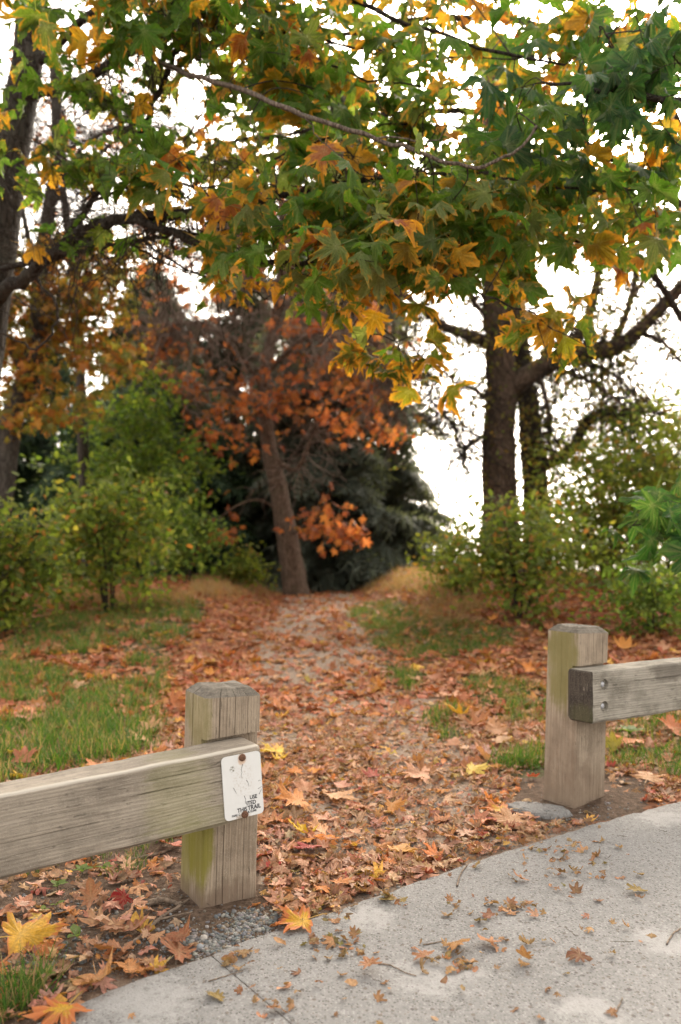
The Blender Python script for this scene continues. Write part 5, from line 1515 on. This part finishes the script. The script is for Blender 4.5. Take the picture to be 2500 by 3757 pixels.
KEY = [
    (22, 2180, 0.20, YEL, 0.42, 'large yellow maple leaf at the bottom left corner below the rail', 'dead', -60, 0.2, 0.03, 1),
    (160, 2342, 0.125, YEL, 0.75, 'yellow leaf with dark red blotches at the bottom edge on the slab corner', 'dead', 160, 0.15, 0.012, 3),
    (222, 2270, 0.115, (0.56, 0.28, 0.13), 0.0, 'curled pale tan leaf on the concrete edge, left one of two', 'dead', 200, 0.3, 0.03, 4),
    (285, 2255, 0.11, (0.56, 0.25, 0.10), 0.0, 'curled orange tan leaf on the concrete edge, right one of two', 'dead', -40, 0.3, 0.03, 2),
    (412, 2205, 0.11, (0.30, 0.12, 0.065), 0.0, 'red brown lobed leaf lying where gravel meets concrete below the post', 'oak', 10, 0.15, 0.015, 0),
    (712, 2142, 0.125, YEL, 0.6, 'orange and yellow leaf on the concrete edge right of the left post', 'dead', 100, 0.12, 0.02, 0),
    (728, 1968, 0.105, RED, 0.0, 'dark red leaf in the brown litter right of the sign post', 'dead', 60, 0.2, 0.03, 1),
    (900, 1972, 0.13, (0.58, 0.30, 0.10), 0.2, 'pale orange leaf in the litter near the slab edge', 'dead', -80, 0.12, 0.03, 0),
    (862, 2022, 0.085, YEL, 0.3, 'small bright yellow leaf in the litter near the slab edge', 'dead', 140, 0.15, 0.03, 3),
    (1165, 1880, 0.13, YEL, 0.6, 'orange yellow leaf just left of the right post footing', 'dead', 80, 0.12, 0.03, 0),
    (1185, 1905, 0.13, TAN, 0.1, 'tan leaf lying below the orange yellow one by the footing', 'dead', 20, 0.15, 0.02, 1),
    (985, 1797, 0.175, (0.60, 0.31, 0.19), 0.0, 'large pale pink tan leaf in the middle of the trail', 'dead', 85, 0.12, 0.03, 0),
    (1078, 1781, 0.14, (0.64, 0.45, 0.09), 0.15, 'pale yellow leaf on the trail left of the right post', 'dead', -100, 0.12, 0.03, 1),
    (1125, 1748, 0.15, (0.42, 0.2, 0.16), 0.0, 'dull pink leaf beside the grass left of the right post', 'dead', 40, 0.15, 0.03, 3),
    (700, 1860, 0.17, (0.58, 0.24, 0.08), 0.15, 'large orange leaf right of the sign, the front one of an overlapping pair', 'dead', 110, 0.18, 0.035, 0),
    (755, 1845, 0.17, (0.60, 0.33, 0.18), 0.0, 'large pale leaf right of the sign, the rear one of an overlapping pair', 'dead', -70, 0.15, 0.03, 1),
    (650, 1740, 0.165, (0.64, 0.42, 0.06), 0.2, 'yellow leaf on the trail just right of the left post top', 'dead', 95, 0.1, 0.03, 0),
    (1490, 1818, 0.14, (0.58, 0.33, 0.18), 0.35, 'pale folded leaf on bare soil right of the right post', 'dead', -30, 0.4, 0.05, 3),
    (1480, 1730, 0.21, (0.48, 0.16, 0.045), 0.1, 'big orange leaf in the grass under the right rail', 'dead', 60, 0.25, 0.06, 1),
    (1545, 1700, 0.21, (0.46, 0.13, 0.035), 0.1, 'deep orange leaf at the right edge under the rail', 'dead', -50, 0.25, 0.06, 0),
    (1420, 1738, 0.12, (0.40, 0.33, 0.06), 0.2, 'small olive yellow leaf close to the right side of the right post', 'dead', 30, 0.3, 0.05, 2),
    (1335, 2226, 0.055, DKBR, 0.0, 'dark brown lobed leaf alone on the lower concrete', 'oak', 70, 0.3, 0.015, 1),
    (1470, 2066, 0.062, OLIVE, 0.0, 'olive brown leaf on the concrete near the right edge', 'oak', 100, 0.15, 0.01, 0),
    (1200, 2040, 0.05, BROWN, 0.0, 'narrow brown leaf on the concrete below the leaf pile', 'oak', 80, 0.2, 0.01, 2),
    (895, 2085, 0.06, OLIVE, 0.0, 'olive brown leaf near the slab edge in the middle of the picture', 'oak', 30, 0.2, 0.01, 0),
    (1050, 2205, 0.075, (0.36, 0.17, 0.06), 0.0, 'brown leaf on the pale patch of the lower concrete', 'oak', -20, 0.3, 0.02, 1),
    (980, 2225, 0.055, BROWN, 0.0, 'brown leaf left of the pale patch on the lower concrete', 'oak', 120, 0.3, 0.015, 0),
    (1130, 2192, 0.06, (0.4, 0.18, 0.09), 0.0, 'rust brown leaf right of the pale patch on the lower concrete', 'oak', 60, 0.2, 0.012, 2),
    (500, 2315, 0.05, OLIVE, 0.0, 'flat olive brown leaf lying on the lower left slab', 'oak', 40, 0.08, 0.006, 0),
    (850, 2250, 0.06, BROWN, 0.0, 'brown curled leaf at the foot of the pale patch on the slab', 'oak', 200, 0.35, 0.02, 2),
    (560, 2215, 0.055, (0.24, 0.13, 0.055), 0.0, 'dull brown leaf near the joint of the concrete slabs', 'oak', 15, 0.15, 0.01, 1),
    (1210, 2235, 0.05, (0.36, 0.17, 0.08), 0.0, 'small tan brown leaf standing on its edge on the slab', 'oak', 150, 0.5, 0.02, 2),
    (285, 2088, 0.06, (0.26, 0.02, 0.02), 0.0, 'small dark red leaf standing in the soil left of the left post', 'oak', 90, 0.9, 0.03, 1),
    (390, 1965, 0.13, (0.40, 0.12, 0.08), 0.0, 'red brown leaf in the grass behind the left post', 'dead', 20, 0.3, 0.04, 0),
    (20, 2125, 0.13, BROWN, 0.0, 'brown leaf in the soil under the left end of the rail', 'dead', 70, 0.3, 0.03, 3),
    (210, 2100, 0.09, BROWN, 0.0, 'curled brown leaf in the soil halfway under the left rail', 'oak', 5, 0.5, 0.04, 2),
    (270, 2150, 0.08, (0.3, 0.13, 0.07), 0.0, 'narrow brown leaf in the gravel between rail and slab', 'oak', 110, 0.2, 0.02, 0),
    (140, 2255, 0.16, (0.28, 0.14, 0.075), 0.0, 'large dull brown leaf in front of the grass at bottom left', 'dead', 80, 0.15, 0.02, 0),
    (300, 2205, 0.12, (0.36, 0.15, 0.07), 0.0, 'brown pointed leaf lying in the gravel above the curled pair', 'dead', 95, 0.25, 0.03, 2),
    (410, 2170, 0.09, (0.34, 0.14, 0.08), 0.0, 'crumpled pinkish brown leaf on the gravel in front of the left post', 'dead', 200, 0.45, 0.03, 4),
    (85, 1668, 0.19, (0.56, 0.24, 0.17), 0.0, 'large pink leaf in the left grass above the rail', 'dead', 80, 0.2, 0.05, 0),
    (60, 1750, 0.13, (0.55, 0.42, 0.06), 0.2, 'yellow leaf in the left grass just above the rail', 'dead', 100, 0.3, 0.05, 1),
    (130, 1692, 0.16, (0.58, 0.3, 0.18), 0.0, 'pale tan leaf in the left grass beside the large pink one', 'dead', -60, 0.25, 0.05, 3),
    (330, 1650, 0.15, (0.5, 0.17, 0.06), 0.1, 'bright orange leaf left of the left post top', 'dead', -20, 0.35, 0.05, 0),
    (345, 1692, 0.14, (0.58, 0.32, 0.18), 0.0, 'pale leaf at the edge of the grass left of the left post', 'dead', 30, 0.3, 0.05, 2),
    (1130, 1530, 0.17, (0.62, 0.43, 0.05), 0.2, 'bright yellow leaf in the litter left of the right post top', 'dead', 60, 0.35, 0.05, 0),
    (1015, 1525, 0.16, (0.58, 0.28, 0.18), 0.1, 'pale pink leaf standing up beside the right hand grass', 'dead', 80, 0.7, 0.08, 2),
    (1040, 1615, 0.17, (0.58, 0.29, 0.17), 0.0, 'pale star shaped leaf on the grass in the middle right', 'dead', 10, 0.2, 0.05, 0),
]
keep = []
for (vx, vy, sz_, col, al, lab, kd, rz, ti, li, vr) in KEY:
    if kd == 'oak': sz_ *= 1.35
    o = fallen(vx, vy, sz_ * 0.9, col, al, lab, GN, kd, rz, ti, li, vr)
    keep.append((o.location.x, o.location.y))
def colour_word(c, a):
    r, g, b = c[:3]
    if g > 0.30 and b < 0.10: return 'yellow'
    if r > 0.42 and b < 0.075: return 'orange'
    if g < 0.09 and r > 0.25: return 'dark red'
    if r > 0.5: return 'pinkish' if b > 0.17 else 'pale'
    if r > 0.40: return 'tan'
    if r > 0.28: return 'brown'
    return 'dark brown'
def place_words(x, y):
    if x < -0.55 and y < 3.1:
        return 'in the soil under the left rail'
    d = x - float(path_centre(y))
    rows = ((4.2, 'beside the posts'), (4.7, 'close to the posts'), (5.2, 'just past the posts'), (5.8, 'a stride past the posts'), (6.4, 'strides past the posts'), (7.2, 'further up'), (9, 'far up'))
    row = next(w for lim, w in rows if y < lim)
    if y < 3.7 and d < 0.9:
        ds = float(y - np.interp(x, EX, EY))
        side = 'at the concrete edge' if ds < 0.15 else ('just off the concrete edge' if ds < 0.3 else ('a step off the concrete' if ds < 0.5 else 'well off the concrete'))
        return side + (' near the left post' if x < 0.0 else (' midway between the posts' if x < 0.45 else ' towards the right post'))
    if abs(d) < 0.3: col_ = 'in mid trail'
    elif d < 0: col_ = "on the trail's left half" if d > -0.75 else ('on the left verge' if d > -1.5 else 'deep in the left grass')
    else: col_ = "on the trail's right half" if d < 0.75 else ('on the right verge' if d < 1.5 else 'behind the right rail')
    return col_ + ' ' + row
MANY = []
def many(n, y0, y1, xr, size, pal, group, kind='dead', test=None, tilt=0.22, lift=0.02):
    done = 0
    while done < n:
        x, y = litter_points(400, y0, y1, xr)
        for a, b in zip(x, y):
            if done >= n: break
            if test and not test(a, b): continue
            c = pick(pal, 1)[0]
            sz = size * random.uniform(0.6, 1.25)
            o = fallen(0, 0, sz, tuple(c[:3]), float(c[3]), None, group, kind, None, tilt, lift * random.random() + 0.012, None, Vector((a, b, 0)))
            MANY.append((o, colour_word(c, c[3]), 'lobed' if kind == 'oak' else 'maple', place_words(a, b)))
            done += 1
PAL_BIG = [(40, (0.60, 0.31, 0.18), 0.0), (25, (0.48, 0.20, 0.10), 0.0), (15, (0.58, 0.23, 0.055), 0.1), (8, (0.64, 0.40, 0.055), 0.3), (12, (0.36, 0.145, 0.075), 0)]
many(60, 2.6, 3.6, 0.42, 0.07, PAL_LIT_A, 'dry leaves at the slab edge', 'oak', lambda a, b: a > -0.25)
many(50, 3.4, 5.0, 0.42, 0.085, PAL_BIG, 'dry leaves between the posts', 'dead', lambda a, b: -0.5 < a < 1.0)
many(55, 4.0, 8.5, 0.44, 0.125, PAL_BIG, 'leaves on the left grass', 'dead', lambda a, b: a < path_centre(b) - 0.6, 0.3, 0.05)
many(70, 4.6, 8.5, 0.44, 0.125, PAL_BIG, 'leaves right of the trail', 'dead', lambda a, b: a > path_centre(b) + 0.55, 0.3, 0.04)
many(14, 2.3, 3.1, 0.42, 0.07, PAL_LIT_A, 'dry leaves under the left rail', 'oak', lambda a, b: a < -0.55, 0.35)
BYKEY = {}
for o, cw, kd, pl in MANY:
    BYKEY.setdefault((cw, kd, pl), []).append(o)
for (cw, kd, pl), os_ in BYKEY.items():
    os_.sort(key=lambda o: o.location.x / o.location.y)
    n = len(os_)
    for i, o in enumerate(os_):
        base = f'{cw} {kd} leaf {pl}'
        if n == 1: lab = base
        elif n == 2: lab = ('left' if i == 0 else 'right') + f' of two {cw} {kd} leaves {pl}'
        elif i == 0: lab = f'leftmost {base}'
        elif i == n - 1: lab = f'rightmost {base}'
        elif n == 3: lab = f'middle {base}'
        elif n == 4: lab = ('second leftmost ' if i == 1 else 'second rightmost ') + base
        else:
            ny = sorted(os_[1:-1], key=lambda q: q.location.y)
            lab = f'nearest inner {base}' if o is ny[0] else (f'farthest inner {base}' if o is ny[-1] else f'inner {base}')
        o['label'] = lab

# ================================================================== gravel, pebbles, twigs, seedlings
bm = bmesh.new(); bmesh.ops.create_icosphere(bm, subdivisions=1, radius=0.5)
ico_v = np.array([v.co[:] for v in bm.verts]); ico_f = np.array([[v.index for v in f.verts] for f in bm.faces]); bm.free()
T_STONE = []
for s in range(4):
    r_ = np.random.default_rng(60 + s)
    T_STONE.append((ico_v * (1 + 0.35 * (r_.random((len(ico_v), 1)) - 0.5)) * np.array([1, 0.8, 0.6]), ico_f, np.zeros(len(ico_v)), np.zeros(len(ico_v))))
def stones(name, centres, sx, n, smin, smax, label):
    k = rng.integers(0, len(centres), n)
    c = np.array(centres)[k] + rng.normal(size=(n, 2)) * sx
    ok = ~on_slab(c[:, 0], c[:, 1] - 0.005)
    c = c[ok]; n = len(c)
    s = smin + (smax - smin) * rng.random(n) ** 2.5
    P = np.column_stack([c, ground_h(c[:, 0], c[:, 1]) + s * 0.1])
    a = rng.random(n) * 6.283
    D = np.column_stack([np.cos(a), np.sin(a), rng.normal(size=n) * 0.2])
    pal = [(40, (0.17, 0.165, 0.158), 0), (25, (0.125, 0.132, 0.138), 0), (18, (0.26, 0.245, 0.225), 0), (17, (0.18, 0.14, 0.105), 0)]
    o = scatter(name, T_STONE, P, frames(D, np.array([0, 0, 1.0]) + rng.normal(size=(n, 3)) * 0.25), s, pick(pal, n, 0.12), M['stone'])
    return tag(o, label, None, None, 'stuff')
gc = [tuple(G(x, y)[:2]) for x, y in ((560, 2130), (600, 2120), (540, 2150), (520, 2170), (480, 2175), (580, 2145), (620, 2125), (500, 2190), (450, 2180), (420, 2160), (560, 2110))]
stones('gravel', gc, 0.035, 1500, 0.005, 0.022, 'grey gravel heaped at the front of the left post')
gc = [tuple(G(random.uniform(0, 480), random.uniform(2070, 2230))[:2]) for _ in range(60)]
stones('gravel', gc, 0.05, 1300, 0.004, 0.018, 'small grey stones in the dark soil under the left rail')
gc = [(random.uniform(-0.4, 1.3), random.uniform(2.9, 5.2)) for _ in range(200)]
stones('gravel', gc, 0.06, 2200, 0.004, 0.017, 'small grey stones showing between leaves on the trail')
gc = [tuple(G(random.uniform(1190, 1540), random.uniform(1790, 1900))[:2]) for _ in range(40)]
stones('gravel', gc, 0.05, 350, 0.004, 0.016, 'small stones in the soil round the right post')
PB = [(470, 2163, 0.028, 'pebble', 'round pale pebble on the gravel in front of the left post'),
      (392, 2108, 0.015, 'pebble_dark', 'grey pebble at the left corner of the left post'),
      (322, 2118, 0.016, 'pebble', 'pale pebble in the soil left of the left post'),
      (460, 2185, 0.03, 'pebble_dark', 'flat grey pebble just below the round pale one'),
      (262, 2208, 0.026, 'pebble_dark', 'blue grey pebble above the curled leaves by the slab'),
      (160, 2105, 0.02, 'pebble_dark', 'dark grey pebble in the soil under the rail')]
for vx, vy, s, mt, lab in PB:
    me = np_mesh('pebble', T_STONE[1][0] * 1.0, ico_f, M[mt], smooth=True)
    o = link('pebble', me)
    g = G(vx, vy); o.location = (g.x, g.y, gz(g.x, g.y) + s * 0.2); o.scale = (s, s, s); o.rotation_euler = (0.2, 0.1, vx)
    tag(o, lab, 'pebble', 'pebbles near the left post')

TW = [([(305, 2180), (335, 2155), (365, 2125), (400, 2100), (435, 2078)], 0.007, 'forked brown twig lying in the soil left of the left post', 0.6),
      ([(345, 2088), (365, 2082), (395, 2084), (418, 2092)], 0.011, 'short pale stick touching the left side of the left post', 1.0),
      ([(0, 2290), (50, 2287), (110, 2288)], 0.007, 'grey stick in the grass at the bottom left', 1.0),
      ([(1052, 2050), (1058, 2030), (1072, 2010), (1085, 1992)], 0.0035, 'thin curved brown twig on the concrete near the slab edge', 1.0),
      ([(1415, 2355), (1425, 2335), (1432, 2318)], 0.003, 'short orange brown twig at the bottom of the concrete', 1.0),
      ([(975, 2192), (1000, 2188), (1024, 2180)], 0.0022, 'straight pale straw on the concrete by the pale patch', 1.0),
      ([(1535, 2188), (1548, 2165), (1568, 2150)], 0.003, 'pale bent twig at the right edge of the concrete', 1.0),
      ([(870, 2235), (900, 2240), (930, 2255), (958, 2262)], 0.0022, 'thin dark stem on the pale patch of concrete', 1.0),
      ([(730, 1880), (790, 1893), (860, 1900)], 0.003, 'long pale leaf stalk lying on the trail right of the orange leaf', 1.0),
      ([(290, 1990), (340, 1975), (410, 1955)], 0.008, 'brown stick in the grass under the left rail', 1.0),
      ([(480, 2275), (520, 2262), (560, 2250)], 0.0018, 'thin dark stem on the lower left slab', 1.0),
      ([(600, 2090), (612, 2110), (618, 2130)], 0.0025, 'thin rust coloured stem on the gravel right of the left post', 1.0)]
for pts, r0, lab, fork in TW:
    w = [G(*p) for p in pts]
    b = w[0].copy()
    w = [Vector((p.x, p.y, (0.016 if bool(on_slab(p.x, p.y)) else gz(p.x, p.y)) + r0 * 1.2)) for p in w]
    q = smooth_path(w, 4)
    q[1:-1] += rng.normal(size=(len(q) - 2, 3)) * r0 * 0.25
    T = Tubes(); T.add(q, r0, r0 * 0.6, 6, 0.12)
    if fork < 1:
        j = len(q) // 2
        T.add(smooth_path([q[j], q[j] + np.array([0.05, 0.01, 0.01]), q[j] + np.array([0.10, 0.05, 0.005])], 3), r0 * 0.6, r0 * 0.3, 5, 0.1)
    o = T.build('twig', M['stick'], None, tuple(w[0]))
    o.location = w[0]
    tag(o, lab, 'twig', 'twigs on the ground')
# straw and fine litter
T = Tubes()
for _ in range(900):
    y = random.uniform(2.2, 5.2); x = random.uniform(-0.42, 0.42) * y
    if bool(on_slab(x, y)) and random.random() < 0.88: continue
    z = (0.018 if bool(on_slab(x, y)) else gz(x, y) + 0.010) + random.random() * 0.01
    a = random.uniform(0, 6.28); l = random.uniform(0.02, 0.085)
    q = walk((x, y, z), (math.cos(a), math.sin(a), 0), l, 3, 0.15, 0)
    q[:, 2] = z + rng.random(4) * 0.006
    T.add(q, 0.0011, 0.0006, 3)
tag(T.build('straw', M['twig']), 'pale straw and leaf stalks scattered over the near ground', None, None, 'stuff')

def seedling(vx, vy, n, size, label):
    g = G(vx, vy)
    root = empty('seedling', (g.x, g.y, gz(g.x, g.y)))
    tag(root, label, 'plant', 'small green seedlings under the left rail')
    Tubes().add(np.array([(0, 0, -0.005), (0.002, 0, size * 0.35), (0.004, 0.002, size * 0.6)]), 0.0015, 0.001, 4).build('stem', M['twig'], root)
    for k in range(n):
        o = bpy.data.objects.new('leaf', ME_SEED)
        COL.objects.link(o); o.parent = root
        a = k * 2.4 + vx
        o.location = (math.cos(a) * size * 0.35, math.sin(a) * size * 0.35, size * 0.55)
        o.rotation_euler = (0.35, 0, a - math.pi / 2)
        o.scale = (size, size, size)
        o.color = (0.11, 0.19, 0.03, 0.0)
ME_SEED = np_mesh('leaf', T_OVAL[0][0], T_OVAL[0][1], M['leaf_obj'], {'edge': ('FLOAT', T_OVAL[0][2]), 'vein': ('FLOAT', T_OVAL[0][3])})
for i, (vx, vy, n, s, lab) in enumerate(((178, 2172, 2, 0.055, 'two leaved green seedling above the curled leaves'), (132, 2050, 4, 0.04, 'green seedling in the soil just below the left rail'), (190, 2015, 4, 0.045, 'upright green weed against the underside of the left rail'),
        (100, 2105, 3, 0.03, 'tiny green seedling nearest the left edge of the soil'), (240, 2008, 3, 0.04, 'spreading green weed below the rail near the stick'), (130, 2090, 2, 0.03, 'tiny green seedling beside the curled brown leaf'), (110, 2260, 4, 0.04, 'green weed in front of the large dull brown leaf'))):
    seedling(vx, vy, n, s, lab)
for i, (vx, vy, n, s, lab) in enumerate(((1450, 1700, 5, 0.10, 'broad leaved green weed under the right rail beside the post'),)):
    seedling(vx, vy, n, s, lab)
